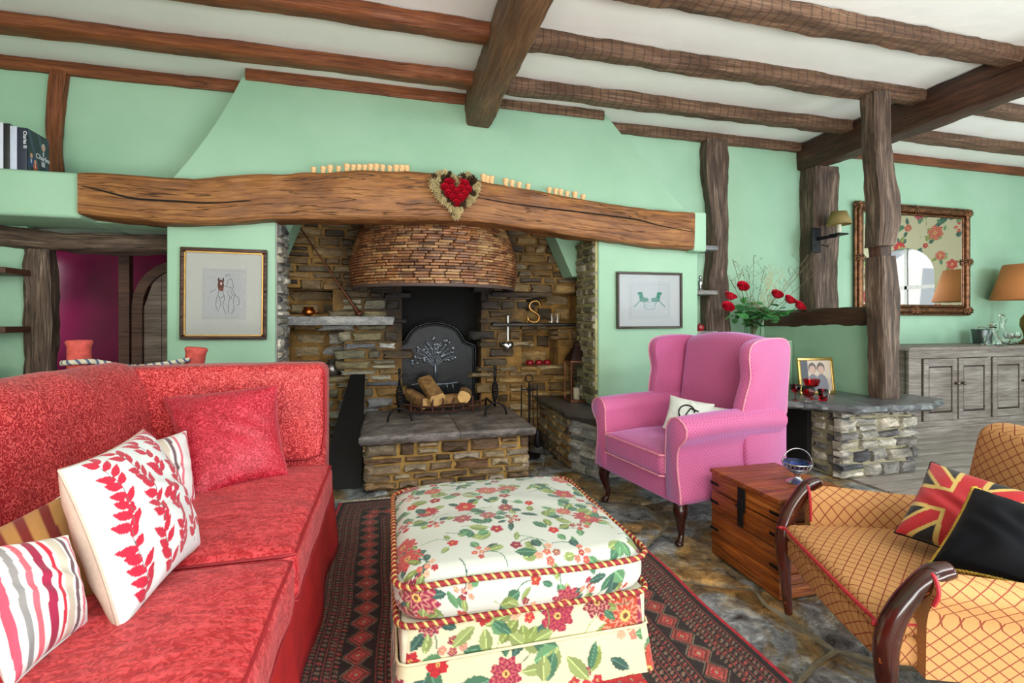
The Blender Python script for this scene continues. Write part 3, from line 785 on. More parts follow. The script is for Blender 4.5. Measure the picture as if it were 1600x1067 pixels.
# right wall with arched window, seen only in the mirror
def wall_right():
    g = G(); X = 7.35
    g.add(box(X, -2, 0, X+.1, 1.95, ZC)); g.add(box(X, 2.85, 0, X+.1, 4.05, ZC)); g.add(box(X, 1.95, 0, X+.1, 2.85, 1.0)); g.add(box(X, 1.95, 2.15, X+.1, 2.85, ZC))
    return g.build('wall_right', green, smooth=0)
wall_right()['kind'] = 'structure'
win = bpy.data.objects.new('window_1', None); C.objects.link(win); win.location = (7.35, 2.4, 1.0); win['kind'] = 'structure'
wf = plain('window_paint', 'd8dad8', .4)
G().add(box(.02, -.45, .55, .06, .45, .6)).add(box(.02, -.02, 0, .06, .02, 1.15)).build('glazing_bar', wf, win, smooth=0)
G().add(box(.03, -.45, 0, .034, .45, 1.15)).build('pane', clear, win, smooth=0)
# floral blind around the arch
fb = vcol('blind_fabric')
nu, nv = 260, 220; yy, zz = np.meshgrid(np.linspace(1.55, 3.45, nu), np.linspace(.95, 2.62, nv), indexing='ij')
P = np.stack([np.full_like(yy, 7.30), yy, zz], -1)
cc = floral(yy, zz, lin('b9b594'), 77, ((1.5, 3.5), (.9, 2.7)), 70, 2.0)
cy_ = (yy[:-1, :-1]+yy[1:, 1:])/2; cz_ = (zz[:-1, :-1]+zz[1:, 1:])/2
keep = ~((np.abs(cy_-2.4) < .45) & (cz_ < 1.72+.43*np.sqrt(np.clip(1-((cy_-2.4)/.45)**2, 0, 1))))
ob = gridmesh('floral_wall_blind', P, fb, None, cc, keep=keep, smooth=False)
so = ob.modifiers.new('thick', 'SOLIDIFY'); so.thickness = .02
tag(ob, 'floral fabric blind around an arched window, seen in the mirror', 'blind')
# ================================================================ FURNITURE
def damask(name, base, dark, light, scale=34, rough=.6, sheen=.6, thick=1.0):
    """scrolling cut-velvet pattern"""
    s = N(name); v = s.coord(); w = s.n('ShaderNodeTexNoise'); s.l(v, w.inputs[0]); w.inputs['Scale'].default_value = scale*.9; w.inputs['Detail'].default_value = 1.0
    mx = s.n('ShaderNodeVectorMath', operation='MULTIPLY_ADD'); s.l(w.outputs[1], mx.inputs[0]); mx.inputs[1].default_value = (.035, .035, .035); s.l(v, mx.inputs[2])
    vo = s.n('ShaderNodeTexVoronoi'); s.l(mx.outputs[0], vo.inputs['Vector']); vo.inputs['Scale'].default_value = scale; vo.inputs['Randomness'].default_value = .75
    d = s.math('SINE', s.math('MULTIPLY', vo.outputs['Distance'], 17.0))
    k = s.ramp(d, [(.25, (0, 0, 0)), (.55, (1, 1, 1))])
    big = s.noise(v, 4, 4, .6, .6)
    c = s.mix(k, lin4(dark), lin4(light)); c = s.mix(.22, c, lin4(base))
    c = s.mix(.35, c, s.mix(1.0, c, s.ramp(big, [(.35, (.45, .4, .4)), (.6, (1.2, 1.15, 1.15))]), 'MULTIPLY'))
    s.col(c); b = s.bump(k, .25*thick, .004); s.bump(big, .3, .02, b)
    s.set(Roughness=rough, Sheen_Weight=sheen, Sheen_Roughness=.4); s.b.inputs['Sheen Tint'].default_value = (1, .75, .75, 1); return s.m
red_d = damask('red_damask', 'bb2228', '99101a', 'ea6460', 50, .6, .2)
def seat_velvet():
    s = N('red_seat_velvet'); v = s.coord('Object', (1, 3.2, 1)); a = s.noise(v, 9, 6, .68, 1.2); w = s.noise(s.coord(), 55, 3, .6, 1.5)
    c = s.ramp(a, [(.30, lin('8c0410')), (.5, lin('c0161f')), (.66, lin('e2484e'))])
    k = s.ramp(w, [(.47, (0, 0, 0)), (.53, (1, 1, 1))])
    c = s.mix(.38, c, s.mix(k, lin4('96060f'), lin4('ee5c5e'))); s.col(c); b = s.bump(a, .35, .015); s.bump(k, .2, .003, b)
    s.set(Roughness=.55, Sheen_Weight=.1); return s.m
red_seat = seat_velvet()
pipe_red = plain('red_piping', '9c1c24', .7)
skirt_red = plain('red_skirt', 'b51c1e', .7, 0, .1, .2, 12)

sofa = thing('corner_sofa', 'red damask corner sofa with rolled back and piped seat cushions', 'sofa', (-.75, 1.5, 0))
# plinth base / skirt
G().add(rbox(-1.22, -.15, .02, -.285, 2.50, .31, .02)).build('base', skirt_red, sofa, world=True)
def seat(y0, y1, seed, nm='seat_cushion'):
    def df(p):
        fx = (p.x+.97)/.73; fy = (p.y-y0)/(y1-y0)
        e = max(0, 1-abs(2*fx-1)**4)*max(0, 1-abs(2*fy-1)**4)
        z = p.z+(.022*e if p.z > .40 else 0)+.006*mn.noise(Vector((p.x*7, p.y*5, seed)))+.004*mn.noise(Vector((p.x*22, p.y*9, seed)))
        x = p.x+.006*mn.noise(Vector((p.y*8, p.z*6, seed+4)))
        return Vector((x, p.y, z))
    o = G().add(rbox(-.97, y0, .315, -.245, y1, .462, .035, 3, (22, 24, 5), df)).build(nm, red_seat, sofa, world=True, smooth=180)
    for z, off in ((.455, .012), (.325, .008)):
        pts = [(-.245-off*.6, y0+.02+(y1-y0-.04)*i/20, z+.006*mn.noise(Vector((-.245*7, (y0+(y1-y0)*i/20)*5, seed)))) for i in range(21)]
        pts = [(-.9, y0+.008, z)]+[(-.27-off, y0+.008, z)]+pts+[(-.27-off, y1-.008, z), (-.9, y1-.008, z)]
        G().add(tube(pts, .0045, 6)).build('piping', pipe_red, o, world=False).data.transform(rootmat(sofa).inverted())
seat(1.415, 2.27, 1); seat(.56, 1.405, 2); seat(-.14, .55, 3)
# rolled left back, two pads
def backprof(y0, y1, seed):
    prof = [(-.93, .42), (-.945, .52), (-.96, .62), (-.972, .72), (-.985, .80), (-1.005, .862), (-1.04, .905), (-1.085, .927), (-1.13, .925), (-1.175, .905), (-1.205, .865), (-1.22, .80), (-1.225, .6), (-1.225, .3)]
    prof = [(p.x, p.y) for p in smoothpath([(a, b, 0) for a, b in prof], 3)]
    ny = 22; v = []; f = []; K = len(prof)
    for i in range(ny+1):
        t = i/ny; y = y0+(y1-y0)*t
        e = min(1, min(t, 1-t)*ny/2.2); sc = 1-(1-math.sqrt(max(0, 1-(1-e)**2)))*.10
        for j, (x, z) in enumerate(prof):
            b = .008*mn.noise(Vector((y*5, z*5, seed)))
            v.append((-1.09+(x+1.09)*sc+b, y, .5+(z-.5)*(.9*sc+.1)+b))
    for i in range(ny):
        for j in range(K-1): f.append((i*K+j, (i+1)*K+j, (i+1)*K+j+1, i*K+j+1))
    f.append(tuple(range(K))); f.append(tuple(ny*K+j for j in range(K))[::-1])
    return v, f
for k, (a, b) in enumerate(((1.50, 2.40), (.6, 1.495), (-.14, .595))):
    G().add(backprof(a, b, k)).build('back_cushion', red_d, sofa, world=True, smooth=60)
pts = [(x+.004, 1.4975, z) for x, z in [(-.945, .47), (-.962, .6), (-.975, .72), (-.99, .80), (-1.01, .858), (-1.045, .90), (-1.09, .922), (-1.15, .91)]]
G().add(tube(smoothpath(pts, 4), .006)).build('piping', pipe_red, sofa, world=True)
# far back section with rounded top corner
def fdef(p):
    e = .01*mn.noise(Vector((p.x*6, p.z*6, 5)))
    bow = .03*math.sin(max(0, min(1, (p.x+1.25)/.95))*PI)*(1 if p.y < 2.4 else 0)
    return Vector((p.x, p.y-bow*.5+e*.5, p.z+e*.5))
fo = G().add(rbox(-1.22, 2.33, .32, -.285, 2.52, .90, .045, 4, (16, 3, 12), fdef)).build('back_panel', red_d, sofa, world=True, smooth=180)
G().add(tube([(-1.0, 2.322, .48), (-.36, 2.32, .475), (-.30, 2.33, .49), (-.285, 2.34, .6), (-.285, 2.345, .84), (-.30, 2.35, .882)], .005)).build('piping', pipe_red, sofa, world=True)
# front skirt with pleat
def skirt_g():
    n = 90; v = []; f = []
    for i in range(n+1):
        y = -.15+2.6*i/n; pl = .012*math.sin(y*11)+.02*math.exp(-((y-1.41)/.02)**2)
        for j in range(7):
            z = .315-.305*j/6; v.append((-.285+.012+pl*(j/6)+.02*(j/6), y, z))
    for i in range(n):
        for j in range(6): f.append((i*7+j, (i+1)*7+j, (i+1)*7+j+1, i*7+j+1))
    return v, f
sk = G().add(skirt_g()).build('skirt', skirt_red, sofa, world=True, smooth=180)
so = sk.modifiers.new('thick', 'SOLIDIFY'); so.thickness = .006

# ---------------- pillows
def pillow(name, label, A, B, Cc, D, thick, mat, colf=None, back=None, n=60, flip=False, group=None, cat='pillow', sag=.0, parent=None, pinch=.07, cord=None, tidy=True):
    """A top-left, B top-right, C bottom-right, D bottom-left (world)"""
    A, B, Cc, D = [np.array(p, dtype=float) for p in (A, B, Cc, D)]
    cen = (A+B+Cc+D)/4; nrm = np.cross(B-D, A-Cc); nrm /= np.linalg.norm(nrm)
    toward = np.array([0, 0, 1.1])-cen
    if nrm.dot(toward) < 0: nrm = -nrm
    wd = (np.linalg.norm(B-A)+np.linalg.norm(Cc-D))/2; ht = (np.linalg.norm(A-D)+np.linalg.norm(B-Cc))/2
    s_ = np.sin(np.linspace(-PI/2, PI/2, n)); S, T = np.meshgrid(s_, s_, indexing='ij')
    def surf(sign):
        pu = S*(1-pinch*(1-T**2)); pv = T*(1-pinch*(1-S**2))
        a = (pu+1)/2; b = (pv+1)/2
        P = (1-a)[..., None]*((1-b)[..., None]*D+b[..., None]*A)+a[..., None]*((1-b)[..., None]*Cc+b[..., None]*B)
        hgt = thick/2*(np.clip(1-S**2, 0, 1)**.42)*(np.clip(1-T**2, 0, 1)**.42)
        wr = .05*thick*np.sin(7*S+5*T+3*np.sin(4*T))*(1-S**2)*(1-T**2)
        corner = .06*thick*(np.sin(18*np.arctan2(T, S)))*np.clip((S**2+T**2-.7), 0, 1)*(1-S**4)*(1-T**4)
        return P+(sign*(hgt+wr*.6+corner))[..., None]*nrm, a, b
    P1, a, b = surf(1); P2, _, _ = surf(-1)
    root = bpy.data.objects.new(name, None); C.objects.link(root); root.location = tuple(cen-np.array([0, 0, ht/2*0]))
    if parent is None: tag(root, label, cat, group)
    U = (a-.5)*wd; V = (b-.5)*ht
    cf = colf(U, V, wd, ht) if colf else None
    fr = gridmesh('front_panel', P1, mat, root, cf, world=True)
    if back is None: gridmesh('back_panel', P2[:, ::-1], mat, root, cf[:, ::-1] if cf is not None else None, world=True)
    else: gridmesh('back_panel', P2[:, ::-1], back, root, world=True)
    edge = [P1[i, 0] for i in range(n)]+[P1[n-1, i] for i in range(1, n)]+[P1[i, n-1] for i in range(n-2, -1, -1)]+[P1[0, i] for i in range(n-2, 0, -1)]
    M = rootmat(root).inverted()
    edge = [M @ Vector(p) for p in edge]
    if cord:
        g = G()
        # denser path for the twist
        q = []
        for i in range(len(edge)):
            p0, p1 = edge[i], edge[(i+1) % len(edge)]; m = max(1, int((p1-p0).length/.003))
            q += [p0+(p1-p0)*j/m for j in range(m)]
        for s in helix_cord(q, cord[1], 70, 2): g.add(s)
        g.build('cord', cord[0], root, smooth=180)
    else:
        G().add(tube(edge[::2], .0035, 5, True)).build('piping', back or (white_fab if colf else mat), root, smooth=180)
    return root
def leafcol(U, V, w, h):
    col = np.empty(U.shape+(3,)); col[:] = lin('dfe4e2'); Rr = lin('c20a34'); rr = random.Random(5)
    def leaf(cx, cz, L, wd, a):
        x = (U-cx)*math.cos(a)+(V-cz)*math.sin(a); y = -(U-cx)*math.sin(a)+(V-cz)*math.cos(a); t = np.clip(x/L, 0, 1)
        col[(x > 0) & (x < L) & (np.abs(y) < wd*np.sin(t**.75*PI))] = Rr
    for k, (cx, lean) in enumerate(((-.128, .10), (-.048, -.04), (.028, .05), (.098, -.03), (.155, .06))):
        z = -.17+.01*k; i = 0
        while z < .165:
            c = cx+lean*(z)*.6+.008*math.sin(z*30+k)
            col[(np.abs(U-c) < .0009) & (np.abs(V-z) < .016)] = lin('6a5a58')
            if not (k == 2 and abs(z) < .03):
                if (i+k) % 7 != 5: leaf(c, z, rr.uniform(.036, .046), .0105, PI*.78+rr.uniform(-.15, .1))
                if (i+2*k) % 6 != 3: leaf(c, z+.008, rr.uniform(.032, .042), .0095, PI*.24+rr.uniform(-.1, .2))
            z += .0245; i += 1
    a = np.arctan2(V, U-.02); fl = np.hypot(U-.02, V); col[fl < .034*(.55+.45*np.abs(np.cos(a*2)))] = Rr; col[fl < .006] = lin('e6ebe8')
    return col
stripes = [(.10, 'e9ece8'), (.04, 'e0657a'), (.05, 'e9ece8'), (.045, '6a4a50'), (.03, 'e9ece8'), (.09, 'cfc2ae'), (.03, 'e9ece8'), (.04, 'd01235'), (.05, 'e9ece8'), (.08, '9e1440'), (.06, 'e9ece8'), (.05, 'e4606e'), (.04, 'e9ece8'), (.05, '8c8a88'), (.05, 'e9ece8'), (.05, 'd05068'), (.06, 'e9ece8')]
def stripecol(U, V, w, h):
    t = (-V/h+.5)*0+(U/w+.5)+.03*np.sin(V*9); tot = sum(a for a, _ in stripes); t = (t*tot) % tot
    col = np.empty(U.shape+(3,)); acc = 0
    for a, c in stripes: col[(t >= acc) & (t < acc+a)] = lin(c); acc += a
    return col
pm = vcol('pillow_print')
beige = plain('pillow_beige', 'c9b3a2', .85, 0, .04, .2, 100)
red_pil = damask('red_pillow_damask', 'b8142a', 'a00e22', 'd64458', 46, .55, .25)
pillow('throw_pillow', 'plain red damask pillow leaning on the far sofa back', W(255, 622, 1.99), W(432, 602, 2.06), W(450, 742, 1.93), W(300, 784, 1.70), .19, red_pil, None, None, 40)
stripecolA = lambda U, V, w, h: stripecol(-U+.2, V, w, h)
pillow('throw_pillow', 'multicoloured striped pillow mostly hidden behind the leaf-print pillow', W(180, 700, 1.55), W(290, 674, 1.80), W(304, 798, 1.66), W(205, 850, 1.42), .13, pm, stripecolA, None, 70)
pillow('throw_pillow', 'white pillow printed with crimson leaf sprays', W(92, 735, 1.06), W(224, 672, 1.42), W(312, 852, 1.34), W(188, 988, .965), .17, pm, leafcol, beige, 220)
pillow('throw_pillow', 'wide-striped white, red and plum pillow nearest the camera on the sofa', W(-70, 862, .90), W(104, 838, 1.02), W(136, 975, .99), W(14, 1078, .80), .12, pm, lambda U, V, w, h: stripecol(-U, V, w, h), None, 120)
sg = lambda U, V, w, h: np.where(((np.sin(U*150) > .2))[..., None], np.array(lin('7a1c10')), np.array(lin('b88a48')))
pillow('throw_pillow', 'dark gold and brown striped pillow wedged behind the front sofa pillows', W(-70, 858, 1.10), W(96, 776, 1.22), W(160, 930, 1.10), W(10, 1010, .95), .10, pm, sg, None, 60)

# ---------------- footstool
ott = thing('footstool', 'large square floral footstool with twisted cord on the rug', 'footstool', (.405, 1.735, 0))
flor = vcol('floral_linen')
red_c = plain('cord_red', '8f2326', .6); gold_c = plain('cord_gold', 'c9b26a', .6)
def ott_top():
    n = 380; hs = .392; r = .055; hz = .145
    tot = hs-r+r*PI/2+hz-2*r+r*PI/2
    s = np.linspace(-tot, tot, n); S, T = np.meshgrid(s, s, indexing='ij')
    # rounded blanket: rho = max norm, mapped over the top, edge and side
    rho = (np.abs(S)**8+np.abs(T)**8)**(1/8)+1e-9
    f0 = hs-r
    a = np.clip((rho-f0)/r, 0, PI/2); b = np.clip(rho-f0-r*PI/2, 0, hz-2*r); c = np.clip((rho-f0-r*PI/2-(hz-2*r))/r, 0, PI/2)
    rad = np.minimum(rho, f0)+r*np.sin(a)-r*(1-np.cos(c)); z = -r*(1-np.cos(a))-b-r*np.sin(c)
    X = S/rho*rad; Y = T/rho*rad
    dome = .038*np.cos(np.clip(rho/(hs), 0, 1)*PI/2)**.8
    wr = .004*np.sin(9*X+6*np.sin(5*Y))*np.cos(7*Y)
    bul = 1+.012*np.sin(np.clip((-z)/hz, 0, 1)*PI)
    Z = .385+z+dome+wr
    P = np.stack([X*bul*1.0, Y*bul, Z], -1)
    col = floral(S, T, lin('c3c7bb'), 12, ((-.5, .5), (-.5, .5)), 120, 1.15)
    keep = None
    return P, col
P, col = ott_top()
gridmesh('top_cushion', P, flor, ott, col)
def sq_path(h, z, r, n=70, zf=None):
    pts = []
    for cx, cy, a0 in ((h-r, -h+r, -PI/2), (h-r, h-r, 0), (-h+r, h-r, PI/2), (-h+r, -h+r, PI)):
        pts += [(cx+r*math.cos(a0+PI/2*i/8), cy+r*math.sin(a0+PI/2*i/8), z) for i in range(9)]
    out = []
    for i in range(len(pts)):
        p, q = Vector(pts[i]), Vector(pts[(i+1) % len(pts)]); m = max(1, int((q-p).length/.0035))
        out += [p+(q-p)*j/m for j in range(m)]
    return out
def cord2(name, path, r, parent, tpm=38):
    a, b, c_ = helix_cord(path, r, tpm, 3)
    G().add(a, None, 0).add(b, None, 0).add(c_, None, 1).build(name, [red_c, gold_c], parent, smooth=180)
cord2('twisted_cord', [Vector((p.x, p.y, p.z+.006*math.sin(p.x*9)*math.cos(p.y*7))) for p in sq_path(.392, .363, .07)], .0085, ott)
cord2('twisted_cord', sq_path(.388, .257, .05), .0085, ott)
def skirt_wall(z0, z1, h0, h1, seed, n=36, fl=.0):
    path = sq_path(h0, 0, .03); step = path; m = len(step)
    acc = np.cumsum([0]+[(step[i+1]-step[i]).length for i in range(m-1)])
    zz = np.linspace(z0, z1, n); P = np.zeros((m, n, 3))
    for i, p in enumerate(step):
        k = np.linspace(1, h1/h0, n)*(1+.004*np.sin(acc[i]*25)*np.linspace(0, 1, n))
        P[i, :, 0] = p.x*k; P[i, :, 1] = p.y*k; P[i, :, 2] = zz
    U, V = np.meshgrid(acc, zz, indexing='ij')
    return P, U, V
P, U, V = skirt_wall(.258, .145, .376, .379, 1, 40)
cs = floral(U, V, lin('d2cca8'), 31, ((0, 3.1), (.13, .26)), 90, 1.5)
gridmesh('frame_cover', P, flor, ott, cs, closed_u=True)
P, U, V = skirt_wall(.15, .005, .384, .402, 2, 56)
cs = floral(U, V, lin('d4cda6'), 37, ((0, 3.1), (.0, .16)), 90, 1.7)
gridmesh('skirt', P, flor, ott, cs, closed_u=True)
G().add(tube(sq_path(.386, .150, .03)[::4], .004, 6, True)).build('piping', plain('cream_piping', 'ddd3a8', .8), ott, smooth=180)
G().add(rbox(-.375, -.375, .03, .375, .375, .256, .01)).build('frame', plain('linen_lining', 'c9c5ac', .85), ott)

# ---------------- rug (woven flat print painted on a thin pile)
RX0, RX1, RY0, RY1 = -.30, 1.185, .62, 3.03
def rug():
    nx, ny = 400, 620
    x = np.linspace(0, RX1-RX0, nx); y = np.linspace(0, RY1-RY0, ny); X, Y = np.meshgrid(x, y, indexing='ij')
    Wd, Ht = RX1-RX0, RY1-RY0
    e = np.minimum(np.minimum(X, Wd-X), np.minimum(Y-.0, Ht-Y)+0)   # distance from the edge
    along = np.where(np.minimum(X, Wd-X) < np.minimum(Y, Ht-Y), Y, X)
    dark = np.array(lin('221512')); red = np.array(lin('b01a22')); coral = np.array(lin('b5564a')); cream = np.array(lin('a8957a')); brick = np.array(lin('7a2e28'))
    col = np.empty(X.shape+(3,)); col[:] = dark
    def tri(a, p): return np.abs(((a/p) % 1)-.5)*2
    # narrow guard stripes with small motifs
    for e0, p in ((.045, .016), (.075, .022), (.105, .016), (.13, .020), (.265, .018), (.295, .024), (.325, .016), (.355, .022), (.385, .018)):
        m = np.abs(e-e0) < .0022; col[m] = coral*.55
        t = tri(along+e*.6, p); k = np.abs(e-e0-.014)
        m = (k < .0095) & (k/.0095 < t) & (t > .45); col[m] = np.where(((np.floor(along/p) % 3) == 0)[m][:, None], coral*.8, cream*.55)
        m = (k < .0022) & (t > .72); col[m] = red*.7
    # diamond guls
    p = .088; c0 = .205; t = ((along/p) % 1)-.5; d = np.abs(t)*2+np.abs(e-c0)/.042
    band = np.abs(e-c0) < .045
    col[band] = dark*1.1
    w = .10
    for lim, cc in ((1.0, coral*.9), (.82, brick*.9), (.62, coral), (.40, red*1.1), (.2, cream)):
        col[band & (d < lim)] = cc
    m = band & (d > 1.12) & (d < 1.25); col[m] = cream*.5
    # field
    f = e > .42; col[f] = red
    fx = ((X-.42)/.30) % 1-.5; fy = ((Y-.42)/.30) % 1-.5
    dd = np.abs(fx)+np.abs(fy); ed = (np.abs(fx)**3+np.abs(fy)**3)**(1/3)
    for lim, cc in ((.46, dark), (.43, red), (.36, dark*1.3), (.31, cream), (.24, coral), (.19, dark), (.15, red), (.07, cream)):
        m = f & (ed < lim) & (np.abs(fx)+np.abs(fy) < lim*1.5); col[m] = cc
    m = f & (np.sin(X*160)*np.sin(Y*160) > .75) & (ed > .24); col[m] = cream*.7
    m = f & (e < .435); col[m] = dark
    # selvedge
    m = (np.minimum(X, Wd-X) < .022); col[m] = lin('b81a2c')
    rs = np.random.RandomState(3); col *= (.62+.75*rs.rand(*X.shape))[..., None]
    # knots: fine dark weft lines
    col *= (1-.25*(np.sin(Y*900) > .3))[..., None]
    wav = .006*np.sin(Y*5+1)+.004*np.sin(Y*11)
    edge = np.clip(1-e/.006, 0, 1)
    Z = .012+.0015*rs.rand(*X.shape)+.003*np.sin(X*3+Y*4)*0-.01*edge
    P = np.stack([RX0+X+wav*(1), RY0+Y, Z], -1)
    return P, col
P, col = rug()
rg = gridmesh('oriental_rug', P, vcol('rug_pile', .95, 400, .1, .5), None, col)
tag(rg, 'dark patterned oriental rug with red edge and diamond border on the flagstones', 'rug')
def fringe():
    g = G(); r = random.Random(8); x = RX0+.01
    while x < RX1:
        L = r.uniform(.03, .055); dx = r.uniform(-.02, .02)
        xx = x+.006*math.sin(RY1*5)
        g.add(tube([(xx, RY1-.005, .012), (xx+dx*.4, RY1+L*.5, .009), (xx+dx, RY1+L, .006)], .0032, 4)); x += .0065
    o = g.build('fringe', plain('fringe_cotton', 'cfc3aa', .9), rg, smooth=180); o['kind'] = 'stuff'; return o
fringe()

# ---------------- wing armchair
def dotted(name, base, dot):
    s = N(name); uv = s.coord('UV', (1, 1, 1)); sx = s.n('ShaderNodeSeparateXYZ'); s.l(uv, sx.inputs[0])
    p = .021
    u = s.math('DIVIDE', s.math('ADD', sx.outputs[0], sx.outputs[1]), p); v = s.math('DIVIDE', s.math('SUBTRACT', sx.outputs[0], sx.outputs[1]), p)
    fu = s.math('ABSOLUTE', s.math('SUBTRACT', s.math('FRACT', u), .5)); fv = s.math('ABSOLUTE', s.math('SUBTRACT', s.math('FRACT', v), .5))
    d = s.math('MAXIMUM', fu, fv); k = s.ramp(d, [(.12, (1, 1, 1)), (.19, (0, 0, 0))])
    s.col(s.mix(k, lin4(base), lin4(dot))); s.bump(s.noise(s.coord(), 300, 2), .2, .001); s.set(Roughness=.65, Sheen_Weight=.5); return s.m
pink = dotted('pink_dotted_fabric', 'bf5a86', '7c2f5e'); _b = pink.node_tree.nodes['Principled BSDF']; _b.inputs['Sheen Weight'].default_value = .7; _b.inputs['Sheen Tint'].default_value = (.72, .5, 1, 1); _b.inputs['Sheen Roughness'].default_value = .5  # violet sheen tint puts the blue daylight cast into the fabric
pinkpipe = plain('pink_piping', 'd98a9c', .7)
wc = thing('wing_armchair', 'tall pink dotted wing armchair with dark cabriole legs', 'armchair', (1.66, 2.43, 0), math.radians(-80.8))
def wdef_seat(p):
    e = max(0, 1-abs(p.x/.27)**4)*max(0, 1-abs((p.y+.05)/.34)**4)
    return Vector((p.x, p.y, p.z+(.025*e if p.z > .38 else 0)+.004*mn.noise(Vector((p.x*9, p.y*9, 2)))))
G().add(rbox(-.255, -.40, .315, .255, .24, .435, .04, 3, (12, 12, 4), wdef_seat)).build('seat_cushion', pink, wc, smooth=180, uv=True)
G().add(rbox(-.35, -.375, .205, .35, .36, .325, .015, 2)).build('seat_rail', pink, wc, uv=True)
for z in (.325, .428): G().add(tube([(-.25, -.30, z), (-.25, -.385, z), (-.235, -.402, z), (.235, -.402, z), (.25, -.385, z), (.25, -.30, z)], .005)).build('piping', pinkpipe, wc)
def arm(sg):
    # profile across (x,z), swept in y; front face shows the scroll
    pr = [(.255, .30), (.255, .45), (.262, .53), (.262, .575), (.285, .615), (.325, .632), (.368, .622), (.402, .585), (.398, .545), (.375, .515), (.345, .48), (.338, .40), (.352, .30), (.362, .22), (.262, .22)]
    pr = [(a.x, a.y) for a in smoothpath([(x, z, 0) for x, z in pr], 3)]
    K = len(pr); v = []; f = []; ys = [-.385, -.378, -.36, -.30, -.2, -.1, 0, .12, .30]
    for i, y in enumerate(ys):
        sc = (.90, .97, 1, 1, 1, 1, 1, 1, 1)[i]; dz = 0.012*math.sin((y+.38)*4)
        for x, z in pr: v.append((sg*(.31+(x-.31)*sc), y, .42+(z-.42)*(1-(1-sc)*.5)+dz*(z > .5)))
    for i in range(len(ys)-1):
        for j in range(K-1):
            q = (i*K+j, i*K+j+1, (i+1)*K+j+1, (i+1)*K+j); f.append(q if sg < 0 else q[::-1])
        q = (i*K+K-1, i*K, (i+1)*K, (i+1)*K+K-1); f.append(q if sg < 0 else q[::-1])
    c = tuple(range(K)); f.append(c[::-1] if sg < 0 else c)
    o = G(); o.v, o.f, o.m = v, f, [0]*len(f); ob = o.build('arm', pink, wc, smooth=70, uv=True)
    G().add(tube([(sg*(.31+(x-.31)*.97), -.382, .42+(z-.42)*.985) for x, z in pr[1:-3:2]], .0048, 6)).build('piping', pinkpipe, ob)
arm(-1); arm(1)
def wing(sg):
    # outline in (y,z): tall wing curving down into the arm
    out = [(.36, .205), (.36, .6), (.385, .9), (.38, .97), (.34, 1.0), (.24, 1.005), (.12, .995), (.055, .965), (.04, .90), (.055, .80), (.035, .72), (.02, .64), (.02, .56), (.05, .50), (.05, .205)]
    ol = [(p.x, p.y) for p in smoothpath([(a, b, 0) for a, b in out], 3)]; n = len(ol)
    v = []; f = []; cy = .21; cz = .65
    rings = [(.296, .90), (.288, .97), (.30, 1.0), (.335, 1.0), (.352, .985), (.36, .93)]
    for x, sc in rings:
        for y, z in ol:
            fl = .035*max(0, min(1, (z-.55)/.3))
            v.append((sg*(x+fl*max(0, (.36-y)/.34)*1.0), cy+(y-cy)*sc, cz+(z-cz)*(1-(1-sc)*.5)))
    for k in range(len(rings)-1):
        for i in range(n):
            j = (i+1) % n; q = (k*n+i, k*n+j, (k+1)*n+j, (k+1)*n+i); f.append(q if sg > 0 else q[::-1])
    f.append(tuple(range(n))[::-1] if sg > 0 else tuple(range(n))); q = tuple((len(rings)-1)*n+i for i in range(n)); f.append(q if sg > 0 else q[::-1])
    g = G(); g.v, g.f, g.m = v, f, [0]*len(f); ob = g.build('wing', pink, wc, smooth=70, uv=True)
    G().add(tube([v[4*n+i] for i in range(3, n-4)], .0045, 6)).build('piping', pinkpipe, ob)
wing(-1); wing(1)
def bdef(p):
    t = (p.z-.42)/.6
    arc = .05*(1-(p.x/.3)**2)*max(0, (t-.55)/.45) if t > .55 else 0
    puff = .035*max(0, 1-abs(p.x/.28)**3)*max(0, 1-abs(2*t-1)**4)*(1 if p.y < .24 else 0)
    return Vector((p.x, p.y+.09*t-puff, p.z+arc))
G().add(rbox(-.292, .17, .40, .292, .31, .985, .05, 3, (14, 3, 14), bdef)).build('back_cushion', pink, wc, smooth=180, uv=True)
G().add(rbox(-.30, .31, .21, .30, .385, .99, .03, 2)).build('back_panel', pink, wc, uv=True)
def cab(x, y, sx, front=True):
    pts = [(x, y, .215), (x+sx*.012, y-.014, .17), (x+sx*.004, y-.006, .11), (x-sx*.004, y+.006, .06), (x, y, .03), (x+sx*.004, y-.012, .008)] if front else [(x, y, .215), (x, y+.01, .12), (x, y+.035, .0)]
    rr = [.036, .034, .022, .015, .014, .021] if front else [.024, .02, .016]
    path = smoothpath(pts, 5); m = len(path); R = [np.interp(i/(m-1), np.linspace(0, 1, len(rr)), rr) for i in range(m)]
    g = G().add(tube(path, [float(q) for q in R], 10))
    if front: g.add(sphere((x+sx*.004, y-.014, .012), .022, 10, 6, .6))
    g.build('leg', darkwood, wc, smooth=180)
cab(-.31, -.335, -1); cab(.31, -.335, 1); cab(-.30, .32, -1, False); cab(.30, .32, 1, False)
